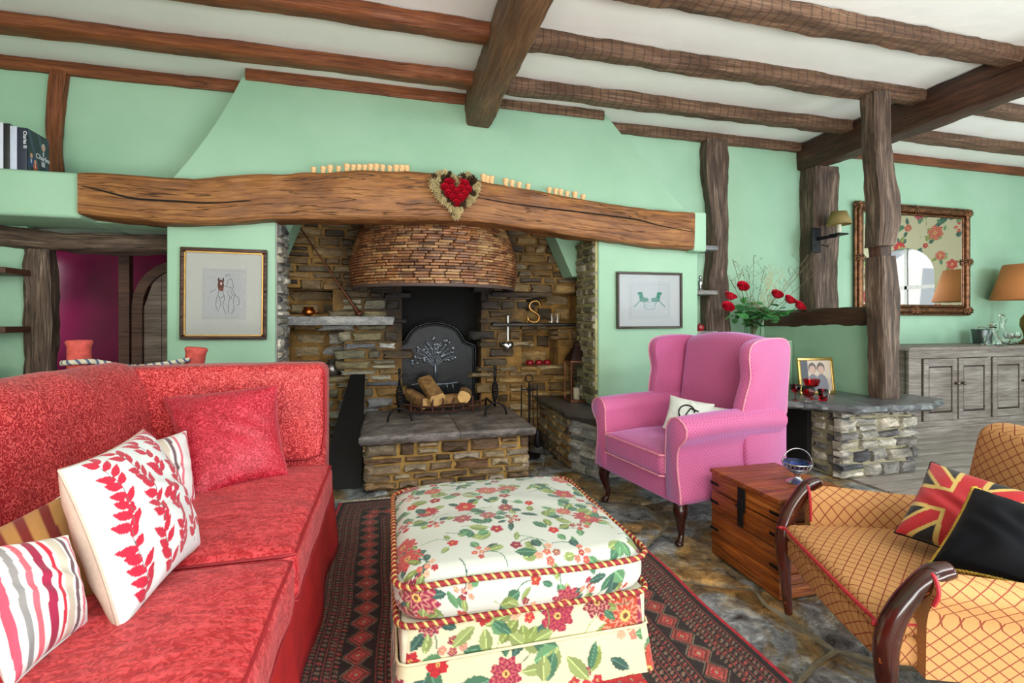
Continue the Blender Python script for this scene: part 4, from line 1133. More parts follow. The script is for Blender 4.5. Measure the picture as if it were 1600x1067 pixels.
# two small white pillows with a looped black cord
def chair_pt(o, x, y, z): return rootmat(o) @ Vector((x, y, z))
def cordloop(root, A, B, Cc, D, nrm, thick):
    pts = []
    for i in range(30):
        a = -.9+2*PI*.80*i/29
        s = .08+.36*math.cos(a+1.2); t = .02+.42*math.sin(a+1.2)
        if i > 24: s = .1+.6*(i-24)/5*.8; t = .30-.05*(i-24)/5
        u = (s+1)/2; w = (t+1)/2
        p = (1-u)*((1-w)*D+w*A)+u*((1-w)*Cc+w*B)
        h = thick/2*(1-s*s)**.42*(1-t*t)**.42
        pts.append(Vector(p)+nrm*(h+.004)-root.location)
    G().add(tube(pts, .004, 6)).build('cord_loop', black_rope, root, smooth=180)
def whitep(label, A, B, Cc, D, thick=.09):
    o = pillow('accent_pillow', label, A, B, Cc, D, thick, white_fab, None, None, 34)
    A, B, Cc, D = [Vector(q) for q in (A, B, Cc, D)]
    nrm = (B-D).cross(A-Cc).normalized()
    if nrm.dot(Vector((0, 0, 1.1))-(A+Cc)/2) < 0: nrm = -nrm
    cordloop(o, A, B, Cc, D, nrm, thick)
whitep('small white pillow with black cord loop, rear one on the pink armchair', W(1048, 618, 2.80), W(1116, 632, 2.62), W(1098, 690, 2.52), W(1036, 668, 2.68))
whitep('small white black-corded pillow, front one by the near arm of the pink armchair', W(1080, 628, 2.66), W(1150, 641, 2.62), W(1138, 688, 2.57), W(1062, 682, 2.60))

# ---------------- low armchair with lattice upholstery
def lattice(name, base, line):
    s = N(name); uv = s.coord('UV'); sx = s.n('ShaderNodeSeparateXYZ'); s.l(uv, sx.inputs[0]); p = .028
    u = s.math('DIVIDE', s.math('ADD', s.math('MULTIPLY', sx.outputs[0], .8), sx.outputs[1]), p*1.25); v = s.math('DIVIDE', s.math('SUBTRACT', s.math('MULTIPLY', sx.outputs[0], .8), sx.outputs[1]), p*1.25)
    fu = s.math('ABSOLUTE', s.math('SUBTRACT', s.math('FRACT', u), .5)); fv = s.math('ABSOLUTE', s.math('SUBTRACT', s.math('FRACT', v), .5))
    d = s.math('MAXIMUM', fu, fv); k = s.ramp(d, [(.435, (0, 0, 0)), (.46, (1, 1, 1))])
    n = s.noise(s.coord(), 260, 2); c = s.mix(k, lin4(base), lin4(line)); c = s.mix(.3, c, s.mix(1.0, c, s.ramp(n, [(.3, (.6, .6, .6)), (.7, (1.1, 1.1, 1.1))]), 'MULTIPLY'))
    s.col(c); b = s.bump(k, -.4, .004); s.bump(n, .3, .002, b); s.set(Roughness=.8); return s.m
lat = lattice('gold_lattice_fabric', 'c18e56', '84381f')
redpipe = plain('crimson_piping', 'b02430', .6)
s = N('polished_mahogany'); v = s.coord(); n = s.noise(v, 9, 4); sc = s.noise(v, 55, 3)
c = s.ramp(n, [(.3, lin('2a0e09')), (.7, lin('4a1b10'))]); c = s.mix(s.ramp(sc, [(.70, (0, 0, 0)), (.74, (1, 1, 1))]), c, lin4('8a4a24')); s.col(c); s.set(Roughness=.18, Coat_Weight=.5); mahog = s.m
def blanket_uv(me, zt):
    l = me.uv_layers.new(name='UVMap'); co = [v.co for v in me.vertices]
    for p in me.polygons:
        n = p.normal
        for li in p.loop_indices:
            c = co[me.loops[li].vertex_index]
            if abs(n.z) >= max(abs(n.x), abs(n.y)): q = (c.x, c.y)
            elif abs(n.y) >= abs(n.x): q = (c.x, c.y+math.copysign(zt-c.z, n.y))
            else: q = (c.x+math.copysign(zt-c.z, n.x), c.y)
            l.data[li].uv = q
lc = thing('low_armchair', 'low gold lattice armchair with dark curved wooden arm fronts', 'armchair', (1.648, 1.085, 0), math.radians(-112))
def lsd(p):
    e = max(0, 1-abs(p.x/.29)**3)*max(0, 1-abs((p.y+.03)/.33)**3)
    return Vector((p.x, p.y, p.z+(.03*e if p.z > .32 else -.0)-.00*p.y))
sc_ = G().add(rbox(-.285, -.36, .29, .285, .28, .345, .026, 3, (14, 14, 2), lsd)).build('seat_cushion', lat, lc, smooth=180); blanket_uv(sc_.data, .335)
G().add(tube(smoothpath([(-.275, .2, .327), (-.28, -.33, .327), (-.262, -.358, .327), (0, -.366, .33), (.262, -.358, .327), (.28, -.33, .327), (.275, .2, .327)], 4), .005)).build('piping', redpipe, lc)
def apd(p): return Vector((p.x, p.y+(.0 if p.y > -.3 else -.012*math.cos(p.x/.3*PI/2)), p.z+(.012*(p.x/.3)**2 if p.z < .24 else 0)))
sf_ = G().add(rbox(-.285, -.35, .205, .285, .30, .295, .022, 3, (12, 6, 3), apd)).build('seat_frame', lat, lc, smooth=60); blanket_uv(sf_.data, .29)
def larm(sg):
    # upholstered side panel, top rolled outwards, dips toward the back
    v = []; f = []; ys = [-.27+.07*i for i in range(9)]; 
    for i, y in enumerate(ys):
        top = .485-.03*math.sin((y+.27)/.56*PI*.5)+.02*(i == 0)*0
        pr = [(.272, .27), (.275, .36), (.278, top-.06), (.290, top-.02), (.315, top), (.345, top-.012), (.355, top-.04), (.34, top-.07), (.325, top-.10), (.318, .35), (.315, .215), (.272, .215)]
        K = len(pr); v += [(sg*a, y, b) for a, b in pr]
    for i in range(len(ys)-1):
        for j in range(K):
            k = (j+1) % K; q = (i*K+j, i*K+k, (i+1)*K+k, (i+1)*K+j); f.append(q if sg < 0 else q[::-1])
    f.append(tuple(range(K))[::-1] if sg < 0 else tuple(range(K))); q = tuple((len(ys)-1)*K+j for j in range(K)); f.append(q if sg < 0 else q[::-1])
    g = G(); g.v, g.f, g.m = v, f, [0]*len(f); o = g.build('arm_panel', lat, lc, smooth=60)
    acc = [0]
    for j in range(K): a_, b_ = pr[j], pr[(j+1) % K]; acc.append(acc[-1]+math.hypot(b_[0]-a_[0], b_[1]-a_[1]))
    l = o.data.uv_layers.new(name='UVMap')
    for p in o.data.polygons:
        vi = [o.data.loops[li].vertex_index for li in p.loop_indices]
        js = [q % K for q in vi]; wrap = len(vi) == 4 and (0 in js and K-1 in js)
        for li, q in zip(p.loop_indices, vi):
            j = q % K; l.data[li].uv = (ys[q//K], acc[K] if (wrap and j == 0) else acc[j])
    G().add(tube(smoothpath([(sg*a*1.0, -.268, b) for a, b in [(.276, .36), (.278, .425), (.290, .47), (.315, .489), (.345, .477), (.355, .447), (.338, .41)]], 4), .005)).build('piping', redpipe, o)
    path = smoothpath([(sg*.30, -.335, .0), (sg*.30, -.345, .12), (sg*.302, -.352, .22), (sg*.304, -.35, .30), (sg*.308, -.33, .37), (sg*.312, -.295, .43), (sg*.318, -.255, .475), (sg*.322, -.215, .492)], 6)
    m = len(path); rr = [.014, .019, .026, .029, .027, .025, .027, .018]; R = [float(np.interp(i/(m-1), np.linspace(0, 1, 8), rr)) for i in range(m)]
    G().add(tube(path, R, 12)).build('arm_front', mahog, lc, smooth=180)
larm(-1); larm(1)
def lbd(p):
    t = (p.z-.30)/.45; e = max(0, 1-abs(p.x/.30)**3)*(1-abs(2*t-1)**3)
    return Vector((p.x*(1-.06*t), p.y+.07*t-(.03*e if p.y < .26 else 0), p.z+.01*(1-(p.x/.3)**2)*(1 if t > .8 else 0)))
G().add(rbox(-.285, .20, .29, .285, .31, .745, .045, 3, (12, 3, 12), lbd)).build('backrest', lat, lc, smooth=180, uv=True)
G().add(tube([(sx*.285*(1-.06*t), .315+.07*t, .30+.45*t) for sx in (-1,) for t in (.05, .3, .6, .93)]+[(.285*(1-.06*t), .315+.07*t, .30+.45*t) for t in (.93, .6, .3, .05)], .005)).build('piping', redpipe, lc)
for sg in (-1, 1): G().add(tube([(sg*.27, .30, .22), (sg*.275, .36, .0)], [.022, .014], 8)).build('leg', mahog, lc, smooth=180)
def jack(U, V, w, h):
    x = U/w*2; y = V/h*2; col = np.empty(U.shape+(3,)); col[:] = lin('101216')
    G_ = lin('c9ac5e'); R = lin('b01e24')
    d1 = np.abs(x-y)/1.414; d2 = np.abs(x+y)/1.414; d = np.minimum(d1, d2)
    col[d < .20] = G_; col[d < .13] = R
    c = np.minimum(np.abs(x), np.abs(y)); col[c < .30] = G_; col[c < .21] = R
    return col
velvet_k = plain('black_velvet', '04060c', .8, 0, .2, .3, 14, Sheen_Weight=.04, Specular_IOR_Level=.15)
pillow('throw_pillow', 'red, black and gold flag cross pillow on the low lattice armchair', W(1455, 722, 1.62), W(1625, 775, 1.36), W(1585, 905, 1.33), W(1398, 832, 1.52), .14, pm, jack, velvet_k, 150)
goldrope = plain('gold_rope', 'c9a53c', .5, .2)
pillow('throw_pillow', 'black velvet pillow edged with gold rope on the low lattice armchair', W(1522, 762, 1.36), W(1680, 818, 1.22), W(1640, 925, 1.15), W(1452, 884, 1.30), .17, velvet_k, None, None, 40, cord=(goldrope, .007))

# ---------------- trunk
tw = oak('trunk_plank', '481a08', '9c4f18', 'cc8036', .3, crack=.5)
tk = thing('wooden_trunk', 'orange-brown plank trunk with black iron straps between the two armchairs', 'trunk', (1.80, 1.76, 0))
tx0, tx1, ty0, ty1 = 1.473-1.80, 1.83-1.80, 1.555-1.76, 1.965-1.76
G().add(box(tx0+.015, ty0+.015, .01, tx1-.015, ty1-.015, .375)).build('body', tw, tk, uv=True)
r = random.Random(3)
def plank(name, b, ax):
    o = G().add(rbox(*b, .0025, 1)).build(name, tw, tk)
    me = o.data; l = me.uv_layers.new(name='UVMap'); sh = r.random()*9
    for p in me.polygons:
        n_ = p.normal
        for li in p.loop_indices:
            c_ = me.vertices[me.loops[li].vertex_index].co
            u_ = c_[ax]; w_ = sum(c_[k] for k in range(3) if k != ax)
            l.data[li].uv = (u_+sh, w_+sh*.7)
    return o
zs = [.005, .10, .205, .30, .382]
for i in range(4):
    z0, z1 = zs[i]+.001, zs[i+1]-.001
    if i == 3: z0 += .004
    plank('plank', (tx0, ty0+.001, z0, tx0+.018, ty1-.001, z1), 1)
    plank('plank', (tx0+.019, ty0, z0, tx1-.019, ty0+.018, z1), 0)
    plank('plank', (tx0+.019, ty1-.018, z0, tx1-.019, ty1, z1), 0)
    plank('plank', (tx1-.018, ty0+.001, z0, tx1, ty1-.001, z1), 1)
for i in range(4):
    y0 = ty0-.006+(ty1-ty0+.012)*i/4; plank('lid_plank', (tx0-.006, y0+.001, .382, tx1+.006, y0+(ty1-ty0+.012)/4-.001, .40), 0)
la = G().add(rbox(tx0-.008, -.022, .275, tx0-.001, .022, .375, .003, 1)).add(rbox(tx0-.013, -.016, .21, tx0-.006, .016, .335, .003, 1)).add(tube([(tx0-.02, -.012, .30), (tx0-.02, .012, .30)], .006)).build('latch', iron, tk)
for y_ in (ty0, ty1):
    for z_ in (.12, .245, .33):
        sg = 1 if y_ == ty0 else -1
        G().add(box(tx0-.003, min(y_, y_+sg*.05), z_, tx0, max(y_, y_+sg*.05), z_+.012)).add(box(tx0-.003, y_-.003*sg if sg > 0 else y_, z_, tx0+.05, y_ if sg > 0 else y_+.003, z_+.012)).build('corner_strap', iron, tk, smooth=0)

# silver basket bowl with blue glass liner
bw = thing('silver_basket', 'silver footed basket bowl with blue glass liner on the trunk', 'bowl', (1.70, 1.70, .40))
G().add(lathe([(.0, 0), (.042, 0), (.043, .004), (.03, .012), (.014, .022), (.011, .036), (.016, .042)], 24)).build('foot', silver, bw, smooth=60)
g = G()
for i in range(22):
    for sgn in (-1, 1):
        pts = []
        for k in range(8):
            t = k/7; a = 2*PI*i/22+sgn*t*.55; rr = .016+.042*math.sin(t*PI/2)**.8; pts.append((rr*math.cos(a), rr*math.sin(a), .042+.045*t))
        g.add(tube(pts, .0013, 4))
for t in (.0, .5, 1): 
    rr = .016+.042*math.sin(t*PI/2)**.8; g.add(tube([(rr*math.cos(a), rr*math.sin(a), .042+.045*t) for a in [2*PI*i/28 for i in range(28)]], .0022, 5, True))
g.build('basket', silver, bw, smooth=180)
G().add(lathe([(.0, .045), (.02, .047), (.04, .058), (.053, .075), (.057, .09), (.054, .09), (.048, .076), (.03, .06), (0, .052)], 24)).build('glass_liner', blueglass, bw, smooth=180)
G().add(tube([(.060*math.cos(a)*1, 0, .085+.062*math.sin(a)) for a in [PI*i/20 for i in range(21)]], .0028, 6)).build('handle', silver, bw, smooth=180)
bw.rotation_euler = (0, 0, math.radians(-20))
# ================================================================ FIREPLACE THINGS
# brick hood
HX, HY = .365, 3.98
hood = thing('chimney_hood', 'bulging smoke hood of thin copper-brown bricks under the mantel', 'hood', (HX, HY, 0))
def hr_(z): return float(np.interp(z, [1.35, 1.42, 1.50, 1.62, 1.75, 1.9, 2.1, 2.4], [.640, .655, .66, .645, .605, .53, .44, .36]))
HRY = .86
s = N('hood_brick'); oi = s.n('ShaderNodeObjectInfo'); geo = s.n('ShaderNodeNewGeometry'); P_ = geo.outputs['Position']
c = s.ramp(oi.outputs['Random'], [(0, lin('4a3020')), (.2, lin('7a4a2c')), (.4, lin('9a6a42')), (.6, lin('6a4630')), (.8, lin('b08a5c')), (1, lin('80502f'))])
n1 = s.noise(P_, 4, 4, .6); n2 = s.noise(P_, 45, 4, .7); sx = s.n('ShaderNodeSeparateXYZ'); s.l(P_, sx.inputs[0])
c = s.mix(.8, c, s.mix(1.0, c, s.ramp(n2, [(.3, (.4, .4, .4)), (.7, (1.5, 1.45, 1.4))]), 'MULTIPLY'))
c = s.mix(s.ramp(n1, [(.55, (0, 0, 0)), (.75, (.75, .75, .75))]), c, lin4('1c1714'))
c = s.mix(s.ramp(n1, [(.3, (.6, .6, .6)), (.45, (0, 0, 0))]), c, lin4('b79a6a'))
s.col(c); s.bump(n2, .4, .006); s.set(Roughness=.5); hbm = s.m
soot_in = plain('soot', '0a0908', .95, 0, .2, .2)
G().add(lathe([(hr_(z)-.02, z) for z in (1.352, 1.36, 1.42, 1.5, 1.62, 1.75, 1.9, 2.1, 2.4)], 48, sy=HRY)).add(lathe([(.61, 1.352), (.5, 1.5), (.3, 1.9)], 48, sy=HRY)).build('lining', soot_in, hood, smooth=60)
rimp = [(.645*math.cos(2*PI*i/72), .645*HRY*math.sin(2*PI*i/72), 1.352) for i in range(72)]
G().add(tube(rimp, .014, 6, True)).build('rim', plain('hood_rim', '4a3a34', .6), hood, smooth=60)
cand = []
z = 1.362; row = 0; r = random.Random(9)
while z < 2.2:
    R = hr_(z); n_ = int(2*PI*R/.105); off = r.random()
    for i in range(n_):
        a = 2*PI*(i+off)/n_; cand.append((a, z, R, 2*PI/n_, math.sin(a))); 
    z += .0205; row += 1
vis = [q for q in cand if q[4] < .25]
vis.sort(key=lambda q: (q[1] > 1.83, q[4]))
ind = vis[:300]; rest = vis[300:]
bm_ = []
for k in range(5):
    rr = random.Random(k); me_ = G().add(rbox(-.5, -.5, -.5, .5, .5, .5, .16, 1, (1, 1, 1), lambda p: Vector((p.x+rr.uniform(-.015, .015), p.y+rr.uniform(-.12, .12), p.z+rr.uniform(-.06, .06)))))
    o = me_.build('brick', hbm, None, smooth=40); bm_.append(o.data); bpy.data.objects.remove(o)
def brickmat(a, z, R, da):
    slope = (hr_(z+.02)-hr_(z))/.02
    p = Vector((R*math.cos(a), R*HRY*math.sin(a), z+.010))
    nrm = Vector((math.cos(a), math.sin(a)/HRY, -slope)).normalized(); tg = Vector((-math.sin(a), HRY*math.cos(a), 0)).normalized(); up = tg.cross(nrm)*-1
    L = R*da*math.hypot(math.sin(a), HRY*math.cos(a))-.003
    M = Matrix((tg, nrm, up)).transposed().to_4x4()
    return Matrix.Translation(p+nrm*r.uniform(-.003, .002)) @ M @ Matrix.Diagonal((L, .03, .0175, 1))
for q in ind:
    o = bpy.data.objects.new('brick', r.choice(bm_)); C.objects.link(o); o.parent = hood; o.matrix_basis = brickmat(*q[:4])
g = G()
for q in rest: g.add(rbox(-.5, -.5, -.5, .5, .5, .5, .16, 1), brickmat(*q[:4]))
o = g.build('brickwork', hbm, hood, smooth=40); o['kind'] = 'stuff'
bpy.context.view_layer.update()

# fireback with oak tree relief
FY = 4.16
fb_ = thing('fireback', 'black cast iron fireback with arched top and oak tree relief', 'fireback', (.375, FY, .36))
prof = [(-.365, 0), (.365, 0), (.365, .50), (.35, .53), (.30, .55), (.26, .57), (.235, .62), (.20, .67), (.15, .70), (.08, .725), (0, .735), (-.08, .725), (-.15, .70), (-.20, .67), (-.235, .62), (-.26, .57), (-.30, .55), (-.35, .53), (-.365, .50)]
castm = plain('cast_iron', '0e1013', .36, .6, .25, .5, 30); relm = plain('cast_iron_relief_lit', '6c737b', .3, .7, .25, .3, 30)  # relief metal lightened to paint in the light it catches
G().add(extrude(prof, -.01, .02, 'y')).build('plate', castm, fb_, smooth=0)
G().add(tube([(x*.965, -.012, .01+z*.965) for x, z in prof], .014, 8, True)).add(tube([(x*.90, -.012, .02+z*.92) for x, z in prof], .006, 6, True)).build('rim', castm, fb_, smooth=180)
g = G(); r = random.Random(2)
g.add(tube([(0, -.012, .20), (.005, -.018, .30), (0, -.018, .42)], [.02, .015, .010], 8))
for i in range(11):
    a = PI*(i+.5)/11; L = .17
    p1 = (L*math.cos(a)*1.05, -.016, .40+L*.95*math.sin(a)); g.add(tube(smoothpath([(0, -.016, .33+.05*math.sin(a)), (p1[0]*.5, -.02, (p1[2]+.36)/2+.02), p1], 4), .005, 5))
for i in range(60):
    a = r.uniform(-.25, PI+.25); d = r.uniform(.05, .185); x, z = d*math.cos(a)*1.08, .41+d*math.sin(a)
    v, f = sphere((0, 0, 0), .019, 7, 4); M = Matrix.Translation((x, -.018, z)) @ Matrix.Rotation(r.random()*PI, 4, 'Y') @ Matrix.Diagonal((1.2, .5, .62, 1)); g.add((v, f), M)
g.add(tube(smoothpath([(-.2, -.012, .19), (-.08, -.016, .205), (.05, -.016, .19), (.2, -.012, .20)], 5), .009, 6))
for x in (-.09, -.05, .10, .15): g.add(tube([(x, -.014, .2), (x+.01, -.014, .12)], .008, 5))
g.build('oak_relief', relm, fb_, smooth=180)

# grate with logs
gr = thing('fire_grate', 'rusty iron basket grate holding split logs in front of the fireback', 'grate', (.39, 3.86, .362))
rust = plain('rusty_iron', '4e2a1c', .75, .3, .3, .5, 50)
g = G()
fr_pts = smoothpath([(-.36, -.02, .09), (-.30, -.05, .085), (-.12, -.13, .07), (.12, -.13, .07), (.30, -.05, .085), (.36, -.02, .09)], 5)
g.add(tube(fr_pts, .008, 4)); g.add(tube([(p.x, p.y+.01, p.z-.04) for p in fr_pts[4:-4]], .007, 4))
g.build('front_rail', rust, gr, smooth=30)
for k, x in enumerate([-.31, -.23, -.15, -.07, .01, .09, .17, .25, .32]):
    y = float(np.interp(x, [-.36, -.12, .12, .36], [-.02, -.13, -.13, -.02]))-.004
    G().add(box(x-.006, y-.004, .03, x+.006, y+.006, .135)).build('bar', rust, gr, smooth=0)
g = G()
for x in (-.2, -.1, 0, .1, .2): g.add(tube([(x, -.10, .05), (x, .2, .05)], .007, 4))
g.add(tube([(-.25, -.08, .05), (-.25, -.08, 0)], .009, 5)).add(tube([(.25, -.08, .05), (.25, -.08, 0)], .009, 5)).add(tube([(.25, .18, .05), (.25, .18, 0)], .009, 5)).add(tube([(-.25, .18, .05), (-.25, .18, 0)], .009, 5)).build('bed', rust, gr)
def bark():
    s = N('bark'); v = s.coord(); n = s.noise(v, 25, 5, .7); s.col(s.ramp(n, [(.3, lin('5a3a22')), (.55, lin('96703f')), (.75, lin('c09560'))])); s.bump(n, .6, .01); s.set(Roughness=.85); return s.m
bark = bark(); cut = plain('cut_log_end', 'd1a566', .8, 0, .12, .3, 25)
def log(label, p, q, R, seed):
    p, q = Vector(p), Vector(q); r = random.Random(seed); d = (q-p); L = d.length; n = 12
    rt = bpy.data.objects.new('log', None); C.objects.link(rt); rt.location = p; tag(rt, label, 'log', 'logs in the grate')
    M = d.to_track_quat('Z', 'Y').to_matrix().to_4x4()
    prof = [R*(1+.18*r.uniform(-1, 1)) for _ in range(n)]; v = []; f = []
    for k in range(6):
        for i in range(n):
            a = 2*PI*i/n; rr = prof[i]*(1+.06*r.uniform(-1, 1)); v.append((rr*math.cos(a), rr*math.sin(a), L*k/5))
    for k in range(5):
        for i in range(n): j = (i+1) % n; f.append((k*n+i, k*n+j, (k+1)*n+j, (k+1)*n+i))
    G().add((v, f), M).build('bark', bark, rt, smooth=60)
    for zz in (-.001, L+.001):
        e = []; ef = []; b = 0 
        e += [(prof[i]*.98*math.cos(2*PI*i/n), prof[i]*.98*math.sin(2*PI*i/n), zz) for i in range(n)]+[(0, 0, zz+(.003 if zz > 0 else -.003))]
        for i in range(n): ef.append((b+i, b+(i+1) % n, b+n) if zz > 0 else (b+(i+1) % n, b+i, b+n))
        G().add((e, ef), M).build('cut_end', cut, rt, smooth=0)
log('pale split log at the left of the grate', (.27, 3.77, .45), (.16, 3.98, .50), .048, 1)
log('thick split log propped upright in the middle of the grate', (.36, 3.74, .485), (.28, 3.98, .60), .060, 2)
log('log lying low across the grate between the other logs', (.36, 3.87, .455), (.56, 3.85, .465), .045, 3)
log('log end facing the room at the right of the grate', (.56, 3.74, .50), (.60, 3.95, .50), .052, 4)

def andiron(x, y, side, label):
    o = thing('andiron', label, 'andiron', (x, y, .362), 0, 'pair of twisted iron andirons')
    tw = []
    for k in range(3):
        pts = []
        for i in range(36):
            t = i/35; R = .020*math.sin(t*PI)**.6+.003; a = t*5*PI+k*2*PI/3; pts.append((R*math.cos(a), R*math.sin(a), .10+.16*t))
        tw.append(tube(pts, .0065, 6))
    g = G(); [g.add(t) for t in tw]; g.build('twisted_shaft', iron, o, smooth=180)
    G().add(tube([(0, 0, 0.06), (0, 0, .10)], .010, 8)).add(tube([(0, 0, .26), (0, 0, .36)], [.010, .006], 8)).add(sphere((0, 0, .365), .012, 8, 6, 1.6)).build('shaft', iron, o, smooth=180)
    G().add(tube(smoothpath([(0, 0, .30), (side*.02, 0, .335), (side*.045, 0, .34), (side*.055, 0, .32)], 5), .005, 6)).add(tube(smoothpath([(0, 0, .32), (-side*.012, 0, .345), (-side*.03, 0, .35)], 5), .004, 6)).build('scroll', iron, o, smooth=180)
    G().add(tube([(.085*math.cos(PI*i/16), -.03, .095*math.sin(PI*i/16)) for i in range(17)], .008, 6)).add(tube([(0, -.03, .095), (0, 0, .07)], .009, 6)).build('foot_arch', iron, o, smooth=180)
    G().add(tube([(0, 0, .07), (0, .35, .07), (0, .38, 0)], .009, 6)).build('log_bar', iron, o)
andiron(.07, 3.62, 1, 'twisted iron andiron at the left end of the hearth'); andiron(.80, 3.68, -1, 'twisted iron andiron at the right end of the hearth')

# things around the inglenook
cp = plain('copper', 'b5672e', .28, .95, .12, .1)
o = thing('copper_pot', 'small round copper pot on the left stone shelf', 'pot', WY(482, 491, 4.12)); z0 = z_sh+.025; o.location.z = z0
G().add(lathe([(0, 0), (.03, .001), (.045, .015), (.05, .035), (.042, .056), (.036, .065), (.044, .075), (.041, .076), (.033, .065), (.0, .02)], 20)).build('body', cp, o, smooth=60)
G().add(tube(smoothpath([(.04, 0, .05), (.065, 0, .055), (.06, 0, .03), (.045, 0, .025)], 4), .003, 5)).build('handle', cp, o, smooth=180)
# long copper post horn leaning across
a = WY(466, 352, 4.03); b = WY(562, 492, 4.0)
o = thing('post_horn', 'long thin copper horn leaning against the left inglenook stones', 'horn', b); o.location.z = max(b.z, z0+.012)
b = Vector(o.location)
pts = [b+(a-b)*t for t in (0, .02, .06, .12, .25, .5, .8, 1)]
hornm = plain('horn_brown', '5e3420', .35, .5, .15, .1)
G().add(tube([p-b for p in pts], [.036, .026, .017, .012, .009, .0065, .005, .005], 12)).build('tube', hornm, o, smooth=180)
G().add(tube([(a-b)*1.0, (a-b)*1.015], [.004, .008], 10)).build('mouthpiece', cp, o, smooth=180)
# brass letter S standing on the slate shelf
o = thing('letter_ornament', 'freestanding brass capital letter S on the slate shelf', 'ornament', WY(834, 500, 4.035)); o.location.z = 1.076
sp = smoothpath([(.058, 0, .150), (.050, 0, .175), (.022, 0, .190), (-.018, 0, .182), (-.040, 0, .150), (-.028, 0, .115), (.008, 0, .092), (.040, 0, .068), (.050, 0, .038), (.030, 0, .010), (-.010, 0, .006), (-.045, 0, .022), (-.055, 0, .048)], 5)
G().add(tube(sp, [.0075+.004*math.sin(PI*i/(len(sp)-1)) for i in range(len(sp))], 8)).build('letter', brass, o, smooth=180)
G().add(box(-.002, -.006, .14, .004+.060, .006, .146), Matrix.Translation((0, 0, 0)) @ Matrix.Diagonal((0.001, 1, 1, 1)))
G().add(tube([(.0585, 0, .128), (.0585, 0, .172)], .006, 6)).add(tube([(-.056, 0, .0), (-.056, 0, .07)], .006, 6)).build('serif', brass, o)
for px_, l_ in ((862, 'clear cut glass tumbler beside the brass letter'), (871, 'second clear tumbler, farther from the brass letter')):
    o = thing('glass_tumbler', l_, 'glass', WY(px_, 500, 4.05), 0, 'tumblers on the slate shelf'); o.location.z = 1.077
    G().add(lathe([(0, 0), (.026, 0), (.03, .08), (.027, .08), (.024, .012), (0, .012)], 16)).build('body', clear, o, smooth=60)
# silver heart on a ribbon
hp = WY(794, 492, 4.02); hp.y = 4.03
o = thing('hanging_heart', 'silver heart hanging by a white ribbon right of the fireback', 'ornament', hp)
G().add(sphere((0, 0, 0), .008, 8, 5)).add(tube([(0, 0, 0), (0, .05, 0)], .004, 5)).build('hook', iron, o)
G().add(box(-.006, -.004, -.225, .006, -.001, -.005)).build('ribbon', white_fab, o, smooth=0)
def heart2(t, s=1): return (s*16*math.sin(t)**3/17, s*(13*math.cos(t)-5*math.cos(2*t)-2*math.cos(3*t)-math.cos(4*t))/17)
v = []; f = []; m = 32
for k, (sc, y) in enumerate(((.2, -.022), (.55, -.019), (.85, -.011), (1, 0), (.85, .006))):
    for i in range(m):
        x, z = heart2(2*PI*i/m, .056*sc); v.append((x, y, z-.27))
for k in range(4):
    for i in range(m): j = (i+1) % m; f.append((k*m+i, k*m+j, (k+1)*m+j, (k+1)*m+i))
f.append(tuple(range(m))[::-1]); f.append(tuple(4*m+i for i in range(m)))
G().add((v, f)).build('heart', silver, o, smooth=60)
# red apple ornaments in the lower right niche
app = plain('glazed_red', '8e1a22', .2, 0, .2, .05, 10)
znl = WY(840, 573, 4.2).z
for k, px_ in enumerate((828, 842, 855)):
    o = thing('red_bowl', ['small glazed red apple-shaped pot, nearest the silver heart', 'small glazed red apple-shaped pot, middle of three', 'small glazed red apple-shaped pot, nearest the lantern'][k], 'pot', WY(px_, 572, 4.17), 0, 'red pots in the niche'); o.location.z = H_rl[2]
    G().add(lathe([(0, 0), (.024, .001), (.036, .018), (.037, .034), (.028, .05), (.012, .054), (0, .048)], 16)).build('body', app, o, smooth=180)
    G().add(tube([(0, 0, .048), (.004, 0, .066)], .002, 5)).build('stalk', iron, o)
# lantern on the plinth
o = thing('lantern', 'copper-topped glass lantern on the slate plinth beside the right jamb', 'lantern', (1.50, 3.72, PZ))
g = G(); a_ = .075
for sx in (-1, 1):
    for sy in (-1, 1): g.add(box(sx*a_-.005, sy*a_-.005, .0, sx*a_+.005, sy*a_+.005, .33))
g.add(rbox(-a_-.01, -a_-.01, 0, a_+.01, a_+.01, .018, .004)).add(rbox(-a_-.008, -a_-.008, .325, a_+.008, a_+.008, .338, .003)).build('frame', plain('antique_copper', '8c5a44', .35, .8), o, smooth=30)
for sx in (-1, 1): G().add(box(sx*a_-.0015, -a_, .02, sx*a_+.0015, a_, .325)).build('pane', clear, o, smooth=0); G().add(box(-a_, sx*a_-.0015, .02, a_, sx*a_+.0015, .325)).build('pane', clear, o, smooth=0)
G().add(lathe([(a_*1.5, .338), (a_*.55, .44), (.028, .46), (.028, .48), (.012, .49)], 4, a0=PI/4, a1=2*PI+PI/4)).build('roof', plain('dark_copper', '3a2622', .4, .7), o, smooth=0)
G().add(tube([(.035*math.cos(2*PI*i/20), 0, .525+.035*math.sin(2*PI*i/20)) for i in range(20)], .003, 5, True)).build('ring', iron, o, smooth=180)
G().add(lathe([(0, .018), (.03, .018), (.03, .11), (0, .11)], 16)).build('candle', plain('candle_wax', 'd9d0b4', .5), o, smooth=40)
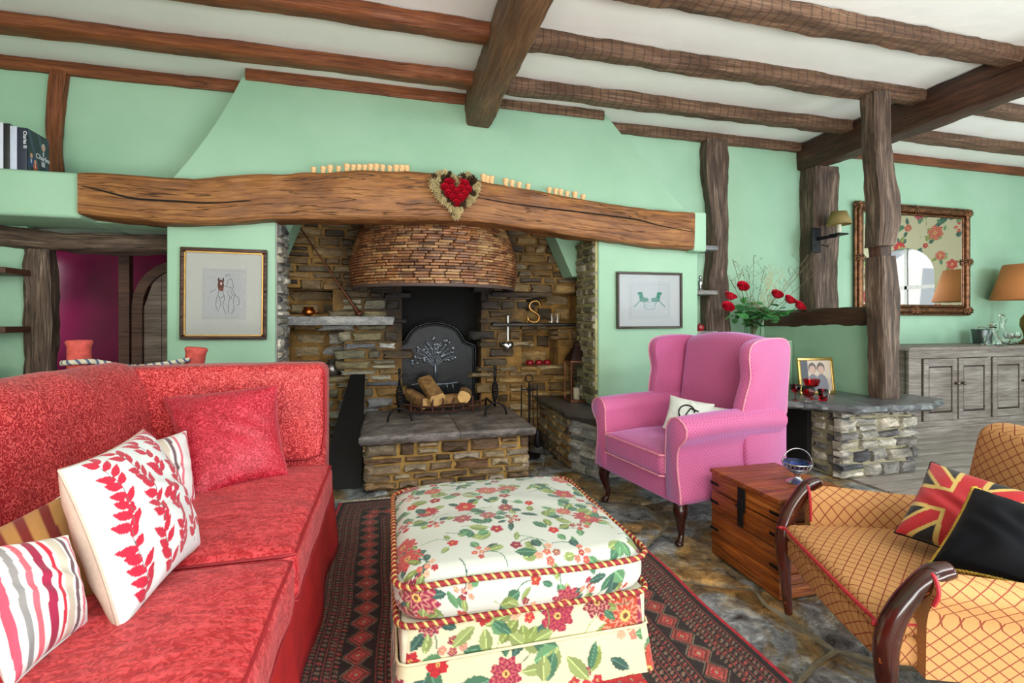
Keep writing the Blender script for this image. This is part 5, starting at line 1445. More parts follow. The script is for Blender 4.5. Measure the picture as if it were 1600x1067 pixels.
# fire tools
o = thing('fire_tools', 'black fire tool stand with shovel, brush and tongs right of the hearth', 'fire tools', (1.09, 3.72, 0))
G().add(lathe([(0, 0), (.09, 0), (.09, .012), (.02, .03), (0, .03)], 20)).build('base', iron, o, smooth=40)
G().add(tube([(0, 0, .02), (0, 0, .60)], .007, 6)).add(tube([(-.07, 0, .54), (.07, 0, .54)], .005, 6)).add(tube([(0, -.07, .54), (0, .07, .54)], .005, 6)).add(tube([(.03*math.cos(2*PI*i/16), 0, .63+.03*math.sin(2*PI*i/16)) for i in range(16)], .005, 6, True)).build('stand', iron, o)
G().add(tube([(-.065, -.01, .58), (-.07, -.01, .2)], .005, 6)).add(rbox(-.105, -.016, .07, -.035, -.006, .2, .004)).build('shovel', iron, o)
G().add(tube([(.065, -.01, .58), (.07, -.01, .2)], .005, 6)).add(lathe([(.01, .07), (.028, .09), (.022, .2), (.006, .22)], 10, .07, -.01)).build('brush', iron, o)
G().add(tube([(-.01, -.07, .58), (-.018, -.07, .10)], .004, 6)).add(tube([(.01, -.07, .58), (.018, -.07, .10)], .004, 6)).build('tongs', iron, o)
# black bellows board and bucket left of the hearth
o = thing('leaning_board', 'narrow black board leaning against the stones left of the hearth', 'board', (-.27, 3.40, 0))
v = [(-.19, -.09, .0), (.09, -.11, .0), (.09, -.06, .0), (-.19, -.04, .0), (-.03, .60, .67), (.08, .60, .67), (.08, .64, .66), (-.03, .64, .66)]
G().add((v, [(0, 3, 2, 1), (4, 5, 6, 7), (0, 1, 5, 4), (1, 2, 6, 5), (2, 3, 7, 6), (3, 0, 4, 7)])).build('panel', plain('black_paint', '0c0b0d', .45, 0, .2, .3), o, smooth=0)
o = thing('metal_bucket', 'dark green metal coal bucket between the sofa and the stones', 'bucket', (-.56, 3.62, 0))
G().add(lathe([(0, .01), (.10, .01), (.105, .0), (.145, .27), (.152, .275), (.148, .28), (.138, .27), (.1, .02), (0, .02)], 28)).build('body', plain('bucket_green', '2f3a2c', .35, .6, .15, .2), o, smooth=50)
for z_, rr_ in ((.2, .137), (.215, .139)): G().add(tube([(rr_*math.cos(2*PI*i/28), rr_*math.sin(2*PI*i/28), z_) for i in range(28)], .003, 5, True)).build('band', silver, o, smooth=180)
G().add(tube([(.15*math.cos(PI*i/16), .05*math.sin(PI*i/16), .27-.06*math.sin(PI*i/16)) for i in range(17)], .003, 5)).build('handle', silver, o, smooth=180)
# watering-can-like pewter jug in the left niche
o = thing('pewter_jug', 'pewter jug in the lower left niche above the sofa back', 'jug', (-.46, 4.20, H_ll[2]))
pw = plain('pewter', '8b8480', .3, .9, .15, .1)
G().add(lathe([(0, 0), (.045, .0), (.07, .03), (.075, .07), (.055, .11), (.035, .125), (.04, .14), (.036, .14), (0, .1)], 20)).build('body', pw, o, smooth=60)
G().add(tube(smoothpath([(.06, -.03, .05), (.10, -.05, .09), (.14, -.06, .15)], 5), .010, 6)).build('spout', pw, o, smooth=180)

# ---- corks along the mantel top
s = N('cork'); n = s.noise(s.coord(), 90, 4); s.col(s.ramp(n, [(.3, lin('b98a58')), (.6, lin('e0bd8a'))])); s.set(Roughness=.85); corkm = s.m
def mantel_top(px):
    return float(np.interp(px, [121, 190, 295, 420, 520, 640, 740, 840, 930, 1010], [268, 272, 276, 272, 268, 268, 278, 298, 314, 325]))
corkme = None
seq = [490, 505, 516, 529, 542, 552, 561, 570, 579, 588, 598, 609, 619, 628, 638, 755, 761, 768, 790, 800, 811, 825, 858, 868, 876, 886, 898, 911]
deps = bpy.context.evaluated_depsgraph_get()
where = {0: 'first cork at the left end of the row on the mantel', 14: 'tilted cork ending the long row left of the heart wreath', 15: 'cork touching the right side of the heart wreath', 16: 'second cork right of the heart wreath', 17: 'third cork right of the heart wreath', 18: 'first cork of the middle group right of the wreath', 21: 'last cork of the middle group right of the wreath', 27: 'last cork at the far right of the mantel'}
ordn = ['first', 'second', 'third', 'fourth', 'fifth', 'sixth', 'seventh', 'eighth', 'ninth', 'tenth', 'eleventh', 'twelfth', 'thirteenth', 'fourteenth']
for k, px_ in enumerate(seq):
    py_ = mantel_top(px_); p = WY(px_, py_, 3.36)
    hit, hl, nn, ix = mant.ray_cast(Vector((p.x, 3.36, 3))-mant.location, Vector((0, 0, -1)))
    zt = (hl.z+mant.location.z) if hit else p.z
    if corkme is None:
        ob = G().add(lathe([(0, 0), (.0105, 0), (.012, .002), (.0115, .014), (.0125, .03), (.0155, .036), (.0155, .046), (.012, .048), (0, .048)], 12)).build('cork', corkm, None, smooth=50)
        corkme = ob.data
    else:
        ob = bpy.data.objects.new('cork', corkme); C.objects.link(ob)
    ob.location = (p.x, 3.36, zt-.001); sc_k = rnd.uniform(.85, 1.05); ob.scale = (sc_k*1.4, sc_k*1.4, sc_k*1.25)
    if k == 14: ob.rotation_euler = (0, -.25, 0); ob.location.z += .002
    if k < 14: lab = where.get(k, '%s cork counted from the left end of the mantel row' % ordn[k])
    else: lab = where.get(k, ('middle group cork, number %s from the left' % ordn[k-18] if k < 22 else 'right-hand group cork, %s from its left end' % ordn[k-22]))
    lab = lab.replace('number ', '')
    tag(ob, lab, 'cork', 'corks standing along the mantel')
# ---- heart wreath
wr = thing('heart_wreath', 'heart wreath of pale cones around red roses on the mantel', 'wreath', WY(712, 300, 3.265))
coneM = [plain('cone_pale', 'd3c391', .8, 0, .25, .4, 80), plain('cone_dark', '4e351c', .8, 0, .3, .4, 80)]
def cone(parent, p, s_, m, rt, flatn=3):
    g = G()
    for k in range(5):
        R = s_*(1-.16*k); nn_ = 9-k; z = s_*.28*k
        for i in range(nn_):
            a = 2*PI*i/nn_+k*.4; c_, s2 = math.cos(a), math.sin(a)
            g.add(([(R*.25*c_-R*.18*s2, R*.25*s2+R*.18*c_, z), (R*.25*c_+R*.18*s2, R*.25*s2-R*.18*c_, z), (R*c_, R*s2, z+s_*.22), (R*.5*c_, R*.5*s2, z+s_*.35)], [(0, 1, 2), (0, 2, 3), (1, 3, 2), (0, 3, 1)]))
    o = g.build('pine_cone', m, parent, smooth=0); o.location = p; o.rotation_euler = rt; return o
r = random.Random(6)
for i in range(34):
    t = 2*PI*i/34; x, z = heart2(t, .168); p = (x*(.95+r.uniform(-.05, .05))*1.0, -.012+r.uniform(-.006, .006), z*.98-.004)
    cone(wr, p, .036*r.uniform(.85, 1.15), coneM[r.random() < .4], (PI/2+r.uniform(-.5, .5), r.uniform(-.5, .5), r.uniform(-.4, .4)))
for i in range(26):
    t = 2*PI*(i+.5)/26; x, z = heart2(t, .138)
    cone(wr, (x, -.022, z), .029*r.uniform(.85, 1.15), coneM[r.random() < .6], (PI/2+r.uniform(-.5, .5), r.uniform(-.5, .5), 0))
G().add(tube([(heart2(2*PI*i/40, .14)[0], 0.005, heart2(2*PI*i/40, .14)[1]) for i in range(40)], .02, 6, True)).build('ring', plain('twig', '4a3420', .9), wr, smooth=180)
rosem = plain('red_rose', 'c8102e', .6, 0, .15, .1, 60)
def rose(parent, p, s_, rt, m=rosem, name='rose'):
    g = G(); 
    for k in range(4):
        nn_ = 3+k; R = s_*(.25+.25*k)
        for i in range(nn_):
            a = 2*PI*i/nn_+k*.7; w_ = 1.15*PI/nn_; v = []; 
            for jj in range(3):
                for ii in range(4):
                    aa = a+w_*(ii/3-.5)*2; rr = R*(.5, .95, 1.02)[jj]; v.append((rr*math.cos(aa), rr*math.sin(aa), s_*((0, .55, 1.05)[jj]-.10*k*(jj == 2))+.03*s_*k*(1-abs(ii-1.5)/1.5)))
            f = [(jj*4+ii, jj*4+ii+1, (jj+1)*4+ii+1, (jj+1)*4+ii) for jj in range(2) for ii in range(3)]
            g.add((v, f))
    g.add(sphere((0, 0, s_*.25), s_*.3, 8, 5))
    o = g.build(name, m, parent, smooth=180); o.location = p; o.rotation_euler = rt; return o
pts_r = [(-.055, .045), (0, .022), (.055, .045), (-.03, .012), (.03, .012), (-.072, .012), (.072, .012), (-.05, -.022), (0, -.012), (.05, -.022), (-.022, -.046), (.024, -.046), (0, -.078), (-.03, .05), (.03, .05), (0, -.03)]
for x, z in pts_r: rose(wr, (x*1.1, -.034, z*1.1), .026*r.uniform(.9, 1.1), (PI/2, 0, r.random()*0), rosem)

# ================================================================ WALL THINGS
# framed prints
def frame(name, label, x0, x1, z0, z1, y, fw, mfr, mat_ins, artf, tilt=0, glassy=True, inner=None):
    cx, cz = (x0+x1)/2, (z0+z1)/2; w, h = (x1-x0)/2, (z1-z0)/2
    o = thing(name, label, 'picture', (cx, y, cz)); o.rotation_euler = (0, tilt, 0)
    for nm, b in (('top', (-w, -.03, h-fw, w, 0, h)), ('bottom', (-w, -.03, -h, w, 0, -h+fw)), ('left', (-w, -.03, -h+fw, -w+fw, 0, h-fw)), ('right', (w-fw, -.03, -h+fw, w, 0, h-fw))):
        G().add(rbox(*b, .006, 2)).build('frame_rail', mfr, o, uv=True)
    if inner:
        g = G(); q = fw; e = .008
        for b in ((-w+q, -.022, h-q-e, w-q, -.01, h-q), (-w+q, -.022, -h+q, w-q, -.01, -h+q+e), (-w+q, -.022, -h+q, -w+q+e, -.01, h-q), (w-q-e, -.022, -h+q, w-q, -.01, h-q)): g.add(box(*b))
        g.build('gilt_slip', inner, o, smooth=0)
    G().add(box(-w+fw*.8, -.012, -h+fw*.8, w-fw*.8, -.004, h-fw*.8)).build('mount', mat_ins, o, smooth=0)
    if artf:
        n1, n2 = artf[1]; xs = np.linspace(-artf[2], artf[2], n1); zs_ = np.linspace(-artf[3], artf[3], n2); X, Z = np.meshgrid(xs, zs_, indexing='ij')
        P = np.stack([X, np.full_like(X, -.0135), Z], -1); gridmesh('print', P, vcol('print_ink', .6, 50, 0, .0), o, artf[0](X, Z), smooth=False)
    if glassy:
        s = N('picture_glass'); s.set(Roughness=.03, Alpha=.07); s.b.inputs['Base Color'].default_value = (.02, .02, .02, 1); s.b.inputs['Specular IOR Level'].default_value = .3
        G().add(box(-w+fw*.9, -.020, -h+fw*.9, w-fw*.9, -.018, h-fw*.9)).build('glass', s.m, o, smooth=0)
    return o
def strokes(X, Z, col, segs):
    for pts, w_, c in segs:
        for (ax, az), (bx2, bz) in zip(pts, pts[1:]):
            L2 = (bx2-ax)**2+(bz-az)**2+1e-12; t = np.clip(((X-ax)*(bx2-ax)+(Z-az)*(bz-az))/L2, 0, 1)
            d = np.hypot(X-ax-t*(bx2-ax), Z-az-t*(bz-az)); col[d < w_] = c
    return col
def horse_art(X, Z):
    col = np.empty(X.shape+(3,)); col[:] = lin('aeb0b2'); g_ = np.array(lin('4c4a4c')); w_ = .0013
    col[(np.abs(np.abs(X)-.118) < .0012) | (np.abs(np.abs(Z)-.148) < .0012)] = lin('a8a69c')
    S = lambda *p: (list(p), w_, g_)
    segs = [S((-.03, .06), (-.035, .0), (-.045, -.03), (-.05, -.07), (-.035, -.11)), S((-.01, .02), (.0, -.03), (-.01, -.07), (.005, -.12), (.012, -.125)), S((.015, .02), (.03, -.02), (.02, -.07), (.022, -.12)), S((0, .05), (.04, .04), (.06, .0), (.05, -.04), (.055, -.09), (.04, -.125)), S((.05, .0), (.08, -.02), (.085, -.06), (.07, -.07)), S((.01, .05), (.02, .09), (.035, .10), (.045, .08), (.05, .04)), S((.01, .105), (.005, .12), (.025, .125), (.03, .11)), S((-.04, -.01), (-.02, -.025), (.0, -.01)), S((-.05, .03), (-.08, .01)), S((-.03, -.02), (-.02, -.06), (-.03, -.09)), S((.03, .03), (.045, .0), (.035, -.03))]
    strokes(X, Z, col, segs)
    hd = ((X+.022)/.018)**2+((Z-.055)/.036)**2; col[hd < 1] = lin('5a2a20'); col[(((X+.034)/.005)**2+((Z-.09)/.014)**2 < 1) | (((X+.008)/.005)**2+((Z-.09)/.014)**2 < 1)] = lin('3a1f18')
    col[((X+.02)/.004)**2+((Z-.066)/.009)**2 < 1] = lin('e0d8d4'); col[((X+.018)/.012)**2+((Z-.028)/.010)**2 < 1] = lin('7a3a34')
    return col
def rocking_art(X, Z):
    col = np.empty(X.shape+(3,)); col[:] = lin('b4bbbd'); gg = lin('2f8064'); g2 = np.array(lin('71908a'))
    col[(np.abs(np.abs(X)-.165) < .0015) & (np.abs(Z) < .125) | (np.abs(np.abs(Z)-.125) < .0015) & (np.abs(X) < .165)] = lin('9fa8a8')
    for sg in (-1, 1):
        x = X*sg
        col[(((x-.085)/.022)**2+((Z-.055)/.012)**2 < 1)] = gg
        col[(np.abs(x-.075-(Z-.03)*.25) < .017-.10*(.05-Z)*.0) & (Z > .0) & (Z < .065)] = gg
        col[(((x-.05)/.04)**2+((Z-.005)/.018)**2 < 1)] = np.array(gg)*.5+np.array(g2)*.5
        strokes(X, Z, col, [([(sg*.08, 0), (sg*.11, -.03), (sg*.135, -.05)], .003, gg), ([(sg*.06, -.01), (sg*.045, -.04), (sg*.05, -.06)], .003, g2), ([(sg*.02, 0), (sg*.04, -.05)], .0015, g2)])
    strokes(X, Z, col, [([(-.03, .0), (0, -.02), (.03, 0)], .002, g2), ([(-.04, -.07), (-.02, -.045), (0, -.04), (.02, -.045), (.04, -.07), (-.04, -.07)], .0015, g2)])
    return col
fr_dark = oak('frame_dark_wood', '2a1a14', '4a2d22', '6a4636', .3, crack=.1); gilt = plain('gilt', 'b08d4e', .35, .8)
cream = plain('mount_board', 'b9bab4', .8, 0, .01, 0)
a = WY(281, 388, 3.385); b = WY(417, 530, 3.385)
frame('framed_print', 'dark framed horse portrait print on the green panel left of the inglenook', a.x, b.x, b.z, a.z+.008, 3.405, .022, fr_dark, cream, (horse_art, (300, 380), .125, .16), .008, inner=gilt)
a = WY(964, 424, 3.385); b = WY(1066, 513, 3.385)
frame('framed_print', 'framed print of two green rocking horses on the right green panel', a.x, b.x, b.z, a.z, 3.405, .018, oak('frame_dark_olive', '2c2620', '4a4236', '6d6350', .3, crack=.1), plain('mount_white', 'b9bfc0', .8, 0, .01, 0), (rocking_art, (340, 260), .185, .15), -.004)
# mirror
a = WY(1337, 313, 3.90); b = WY(1517, 493, 3.90)
mx0, mx1, mz0, mz1 = a.x, b.x, b.z, WY(1517, 327, 3.9).z
mr = thing('ornate_mirror', 'large mirror in carved dark bronze frame above the sideboard', 'mirror', ((mx0+mx1)/2, 3.94, (mz0+mz1)/2))
w, h, fw = (mx1-mx0)/2, (mz1-mz0)/2, .115
bronze = plain('bronze_gilt', '7a5236', .35, .7, .35, .5, 22)
g = G()
for sx, sz, L, ax in ((0, 1, w, 'x'), (0, -1, w, 'x'), (1, 0, h, 'z'), (-1, 0, h, 'z')):
    for off, rr in ((.012, .014), (.055, .030), (.10, .013)):
        if ax == 'x': g = G().add(tube([(-L+off, -.02-rr*.5, sz*(h-off)), (L-off, -.02-rr*.5, sz*(h-off))], rr, 8)); g.build('frame_moulding', [bronze, bronze][0], mr, smooth=60)
        else: G().add(tube([(sx*(w-off), -.02-rr*.5, -L+off), (sx*(w-off), -.02-rr*.5, L-off)], rr, 8)).build('frame_moulding', bronze, mr, smooth=60)
def ornament(cx, cz, s_):
    gm = G()
    for k in range(9):
        a = 2*PI*k/9; gm.add(tube(smoothpath([(cx, -.055, cz), (cx+s_*.5*math.cos(a), -.062, cz+s_*.35*math.sin(a)), (cx+s_*math.cos(a+.4), -.045, cz+s_*.55*math.sin(a+.4))], 3), [.012, .010, .009, .008, .007, .006, .004], 5))
    gm.add(sphere((cx, -.055, cz), .022, 8, 6)); gm.build('carved_ornament', bronze, mr, smooth=180)
for cx, cz in ((-w+.05, h-.05), (w-.05, h-.05), (-w+.05, -h+.05), (w-.05, -h+.05), (0, h-.05), (0, -h+.05), (-w+.05, 0), (w-.05, 0)): ornament(cx, cz, .085)
G().add(box(-w+.05, -.022, -h+.05, w-.05, -.002, h-.05)).build('backing', bronze, mr, smooth=0)
s = N('mirror_glass'); s.set(Metallic=1.0, Roughness=.01); s.col((.93, .95, .94, 1))
G().add(box(-w+.115, -.028, -h+.115, w-.115, -.023, h-.115)).build('mirror_glass', s.m, mr, smooth=0)
# sconce
sp_ = WY(1278, 375, 3.74)
sc = thing('wall_sconce', 'iron wall sconce with candle tube and olive fabric shade on the broad post', 'sconce', (sp_.x, 3.765, sp_.z))
G().add(rbox(-.06, -.02, -.12, .045, .0, .12, .006)).build('back_plate', iron, sc)
G().add(tube([(0, -.02, .01), (.10, -.14, .03)], .016, 4)).add(tube([(.02, -.05, -.05), (.05, -.09, -.07), (.06, -.10, -.04)], .006, 6)).add(rbox(.06, -.20, .03, .17, -.09, .045, .004)).build('arm', iron, sc)
G().add(lathe([(.0, .045), (.021, .045), (.021, .13), (0, .13)], 14, .115, -.145)).build('candle_tube', plain('ivory', 'd8d3bd', .5), sc, smooth=40)
sh = G().add(lathe([(.105, .13), (.065, .25)], 28, .115, -.145)).build('lamp_shade', plain('olive_shade', '8c7a46', .8, 0, .05, .1), sc, smooth=180)
m_ = sh.modifiers.new('t', 'SOLIDIFY'); m_.thickness = .003

# ---- sideboard
a = WY(1431, 546, 3.40); sbx0 = 4.66; sbx1 = 7.0; sbf = 3.40; sbt = .845
sbw = oak('sideboard_grey_oak', '6c645c', '918981', 'b3aca3', .5, crack=.25)
sb = thing('sideboard', 'long grey-washed panelled sideboard below the large mirror', 'sideboard', ((sbx0+sbx1)/2, 3.66, 0))
def sbp(name, b, m=sbw, bev=.004, par=None, wd=True):
    return G().add(rbox(*b, bev, 1)).build(name, m, par or sb, world=wd, uv=True)
sbp('body', (sbx0+.02, sbf+.02, .08, sbx1-.02, 3.93, sbt-.03)); sbp('top', (sbx0-.03, sbf-.03, sbt-.03, sbx1+.03, 3.94, sbt)); sbp('plinth', (sbx0, sbf, 0, sbx1, 3.93, .09))
sbp('rail', (sbx0, sbf, .74, sbx1, sbf+.03, .815)); sbp('rail', (sbx0, sbf, .09, sbx1, sbf+.03, .15))
def X_at(px): return WY(px, 600, sbf).x
edges = [(1441, 1493), (1495.5, 1543), (1549, 1597), (1600, 1650)]
stx = [sbx0]+[]
sbp('stile', (sbx0, sbf, .15, X_at(1440), sbf+.03, .74)); sbp('stile', (X_at(1544), sbf, .15, X_at(1548.5), sbf+.03, .74)); sbp('stile', (X_at(1650.5), sbf, .15, sbx1, sbf+.03, .74))
for k, (e0, e1) in enumerate(edges):
    x0, x1 = X_at(e0), X_at(e1); d = sbp('door', (x0, sbf-.004, .155, x1, sbf+.022, .735), plain('door_recess_shade', '2e221c', .6));  # dark slab colour paints the shade around the raised panel
    fwd = .06
    for b in ((x0, sbf-.016, .155, x0+fwd, sbf, .735), (x1-fwd, sbf-.016, .155, x1, sbf, .735), (x0+fwd, sbf-.016, .155, x1-fwd, sbf, .225), (x0+fwd, sbf-.016, .665, x1-fwd, sbf, .735)):
        o = G().add(rbox(*b, .003, 1)).build('frame_rail', sbw, d, uv=True); o.data.transform(rootmat(sb).inverted())
    o = G().add(rbox(x0+fwd+.014, sbf-.014, .24, x1-fwd-.014, sbf+.0, .65, .012, 2)).build('raised_panel', sbw, d, uv=True); o.data.transform(rootmat(sb).inverted())
    kx = x1-.03 if k % 2 == 0 else x0+.03
    G().add(sphere((kx, sbf-.042, .50), .019, 12, 8)).add(tube([(kx, sbf-.01, .5), (kx, sbf-.04, .5)], .009, 8)).build('knob', plain('pewter_knob', '6e625c', .3, .6), d, smooth=180).data.transform(rootmat(sb).inverted())
# things on the sideboard
def on_sb(px, Y=3.62): p = WY(px, 530, Y); return (p.x, Y, sbt)
lp = thing('table_lamp', 'brass table lamp with large tan shade at the right end of the sideboard', 'lamp', on_sb(1604, 3.62))
G().add(lathe([(0, 0), (.085, 0), (.088, .015), (.05, .03), (.022, .06), (.03, .12), (.055, .2), (.05, .27), (.02, .32), (.014, .36), (.022, .38), (.014, .40), (.012, .5), (0, .5)], 24)).build('base', plain('lamp_brass', '8a6a3a', .3, .9), lp, smooth=60)
z1, z2 = WY(1600, 413, 3.62).z-sbt, WY(1600, 468, 3.62).z-sbt
s = N('lamp_shade_tan'); s.col(lin('b5743e')); s.set(Roughness=.8); shm = s.m
sh = G().add(lathe([(.29, z2), (.185, z1)], 40)).build('lamp_shade', shm, lp, smooth=180); m_ = sh.modifiers.new('t', 'SOLIDIFY'); m_.thickness = .004
def decanter(name, label, loc, prof, stop):
    o = thing(name, label, 'decanter', loc)
    G().add(lathe(prof, 20)).build('body', clear, o, smooth=60)
    G().add(lathe(stop, 12)).build('stopper', clear, o, smooth=60)
decanter('decanter', 'squat cut glass ship decanter on the sideboard', on_sb(1551, 3.55), [(0, 0), (.085, 0), (.088, .01), (.06, .07), (.022, .13), (.02, .17), (.034, .185), (.028, .186), (.014, .17), (.016, .13), (.052, .07), (.078, .012), (0, .012)], [(0, .165), (.012, .166), (.014, .19), (.032, .205), (.03, .222), (0, .23)])
decanter('decanter', 'taller claret jug with flared neck behind the ship decanter', on_sb(1566, 3.72), [(0, 0), (.06, 0), (.065, .05), (.05, .11), (.024, .15), (.022, .22), (.04, .27), (.036, .27), (.018, .22), (.02, .15), (.045, .11), (.058, .05), (.055, .01), (0, .01)], [(0, .225), (.012, .225), (.018, .28), (.028, .31), (0, .32)])
for k, (px_, Y_, l_) in enumerate(((1580, 3.52, 'stemmed glass nearest the ship decanter'), (1590, 3.58, 'stemmed glass nearest the lamp base'), (1573, 3.66, 'stemmed glass standing behind the claret jug'))):
    o = thing('wine_glass', l_, 'glass', on_sb(px_, Y_), 0, 'glasses on the sideboard')
    G().add(lathe([(0, 0), (.032, 0), (.03, .003), (.005, .008), (.004, .05), (.022, .07), (.03, .10), (.028, .125), (.026, .125), (.027, .10), (.018, .073), (0, .06)], 18)).build('body', clear, o, smooth=60)
o = thing('ice_bucket', 'dark pewter ice bucket at the back of the sideboard', 'bucket', on_sb(1534, 3.78))
G().add(lathe([(0, 0), (.07, 0), (.085, .15), (.09, .152), (.088, .156), (.08, .15), (.066, .01), (0, .01)], 24)).build('body', plain('bucket_pewter', '5e6664', .3, .8), o, smooth=50)
G().add(tube([(.088*math.cos(PI*i/14), 0, .15+.03*math.sin(PI*i/14)) for i in range(15)], .004, 5)).build('handle', silver, o, smooth=180)

# ---- photo frame and red glasses on the slate top
a = WY(1242, 553, 3.06); b = WY(1312, 610, 3.06)
pf = thing('photo_frame', 'gold photo frame leaning by the partition on the slate top', 'photo frame', ((a.x+b.x)/2, 3.06, SZ), math.radians(-6))
w_, h_ = .155, .285
pf.rotation_euler = (-.12, 0, math.radians(-6))
gold2 = plain('gold_frame', 'c4a45a', .3, .8, .1, .1)
for b_ in ((-w_, -.01, 0, w_, .01, .024), (-w_, -.01, h_-.024, w_, .01, h_), (-w_, -.01, .024, -w_+.024, .01, h_-.024), (w_-.024, -.01, .024, w_, .01, h_-.024)): G().add(rbox(*b_, .005, 2)).build('frame_rail', gold2, pf)
def photo(X, Z):
    col = np.empty(X.shape+(3,)); col[:] = lin('a59a8c'); col[Z > .12] = lin('b8aa98'); col[X < -.07] = lin('4a4d52')
    for cx in (-.03, .045):
        col[((X-cx)/.035)**2+((Z-.20)/.045)**2 < 1] = lin('5a504a'); col[((X-cx)/.028)**2+((Z-.185)/.035)**2 < 1] = lin('b09484'); col[((X-cx)/.055)**2+((Z-.06)/.095)**2 < 1] = lin('6b6a70')
    return col
X, Z = np.meshgrid(np.linspace(-w_+.02, w_-.02, 60), np.linspace(.02, h_-.02, 60), indexing='ij')
gridmesh('photograph', np.stack([X, np.full_like(X, -.004), Z], -1), vcol('photo_print', .5, 50, 0, 0), pf, photo(X, Z), smooth=False)
G().add(box(-w_+.01, 0, .01, w_-.01, .008, h_-.01)).add(tube([(0, .01, .2), (0, .10, .035)], .004, 5)).build('back_board', iron, pf)
def cutglass(n): return lathe(n, 20)
o = thing('red_glass', 'footed ruby cut glass bowl in front of the photo frame', 'glass', tuple(WY(1268, 612, 2.88))[:2]+(SZ,))
G().add(lathe([(0, 0), (.032, 0), (.03, .004), (.006, .012), (.006, .07), (.02, .085), (.045, .10), (.058, .145), (.054, .145), (.042, .104), (0, .09)], 24)).build('body', redglass, o, smooth=40)
o = thing('red_glass', 'round ruby goblet with clear foot beside the cut bowl', 'glass', tuple(WY(1263, 618, 2.76))[:2]+(SZ,))
G().add(lathe([(0, .035), (.018, .036), (.035, .055), (.042, .08), (.037, .115), (.034, .115), (.038, .08), (.03, .056), (0, .042)], 24)).build('bowl', redglass, o, smooth=180)
G().add(lathe([(0, 0), (.032, 0), (.03, .004), (.008, .012), (.008, .035), (0, .036)], 18)).build('foot', clear, o, smooth=180)
o = thing('red_glass', 'small ruby jug nearest the slate edge', 'glass', tuple(WY(1286, 616, 2.80))[:2]+(SZ,))
G().add(lathe([(0, 0), (.026, 0), (.028, .03), (.034, .08), (.031, .08), (.025, .03), (0, .01)], 20)).build('body', redglass, o, smooth=180)
G().add(tube(smoothpath([(.03, 0, .07), (.055, 0, .07), (.05, 0, .04), (.03, 0, .025)], 4), .003, 6)).build('handle', redglass, o, smooth=180)
o = thing('red_glass', 'stemmed ruby sherry glass nearest the pink armchair', 'glass', tuple(WY(1243, 612, 2.85))[:2]+(SZ,))
G().add(lathe([(0, 0), (.03, 0), (.004, .01), (.004, .055), (.03, .075), (.038, .115), (.035, .115), (.026, .078), (0, .062)], 20)).build('body', redglass, o, smooth=180)

# ---- vase of roses on a tiled ledge
lz = .90
struct('wall_ledge_right', (3.09, 3.60, SZ, 3.55, 3.95, lz), green)
tile = plain('white_tile', 'd5d8d2', .3, 0, .03, .05)
for i in range(4): G().add(rbox(3.09+i*.115, 3.60, lz, 3.09+i*.115+.111, 3.95, lz+.012, .003, 1)).build('tile', tile, bpy.data.objects['wall_ledge_right'])
vs_ = thing('flower_vase', 'ribbed clear glass vase behind the pink armchair', 'vase', (3.19, 3.68, lz+.012))
s = N('vase_glass'); s.set(Transmission_Weight=1.0, Roughness=.05, IOR=1.3); s.col((.85, .93, .88, 1))
G().add(lathe([(0, 0), (.06, 0), (.062, .005), (.075, .16), (.10, .26), (.097, .26), (.072, .16), (.058, .012), (0, .012)], 28)).build('body', s.m, vs_, smooth=60)
leafm = plain('leaf_green', '4c9450', .5, 0, .3, .2, 12); stemm = plain('stem_green', '4f6a34', .6); twigm = plain('dry_twig', '6a5a40', .8); palem = plain('dry_grass', 'c9b984', .85)
bq = Vector((3.19, 3.68, lz+.012)); r = random.Random(12)
def flower_thing(name, label, tip, cat, fs=.036):
    p0 = bq+Vector((r.uniform(-.03, .03), r.uniform(-.03, .03), .02)); o = thing(name, label, cat, p0, 0, 'flowers in the glass vase')
    t = Vector(tip)-p0; path = smoothpath([(0, 0, 0), (t.x*.25, t.y*.25, .22), (t.x*.7, t.y*.7, t.z*.75), tuple(t)], 5)
    G().add(tube(path, .0028, 5)).build('stem', stemm, o, smooth=180)
    rose(o, tuple(t-Vector((0, 0, .01))), fs, (r.uniform(.5, 1.2), r.uniform(-.4, .4), 0), rosem, 'rose_head')
    for k in range(3):
        q = path[len(path)*(k+3)//7]; leaf_obj(o, q, r.uniform(0, 2*PI), r.uniform(.075, .10))
    return o
def leaf_geo(L, w_):
    n = 6; v = []; f = []
    for i in range(n+1):
        t = i/n; ww = w_*math.sin(PI*t**.8)*.5+.0005; z = -.25*L*t*t+.02*L
        v += [(L*t, -ww, z), (L*t, 0, z-.12*ww*2), (L*t, ww, z)]
    for i in range(n):
        for j in range(2): f.append((i*3+j, (i+1)*3+j, (i+1)*3+j+1, i*3+j+1))
    return v, f
LEAF = G().add(leaf_geo(1, .72)).build('leaf', leafm, None, smooth=180); leafme = LEAF.data; bpy.data.objects.remove(LEAF)
def leaf_obj(o, p, a, L, pitch=None):
    l = bpy.data.objects.new('leaf', leafme); C.objects.link(l); l.parent = o; l.location = p; l.rotation_euler = (r.uniform(-.5, .5), pitch if pitch is not None else r.uniform(-.6, .5), a); l.scale = (L, L, L); return l
for (px_, py_, Y_, l_) in ((1158, 449, 3.60, 'open red rose at the top left of the vase'), (1139, 465, 3.56, 'red rose farthest left of the vase'), (1135, 481, 3.52, 'lowest red rose on the left of the vase'), (1212, 462, 3.60, 'large red rose right of the vase centre'), (1231, 470, 3.58, 'red rose second from the right end of the bunch'), (1246, 479, 3.55, 'red rose farthest right, drooping over the rail')):
    flower_thing('red_rose', l_, WY(px_, py_, Y_), 'rose', .054)
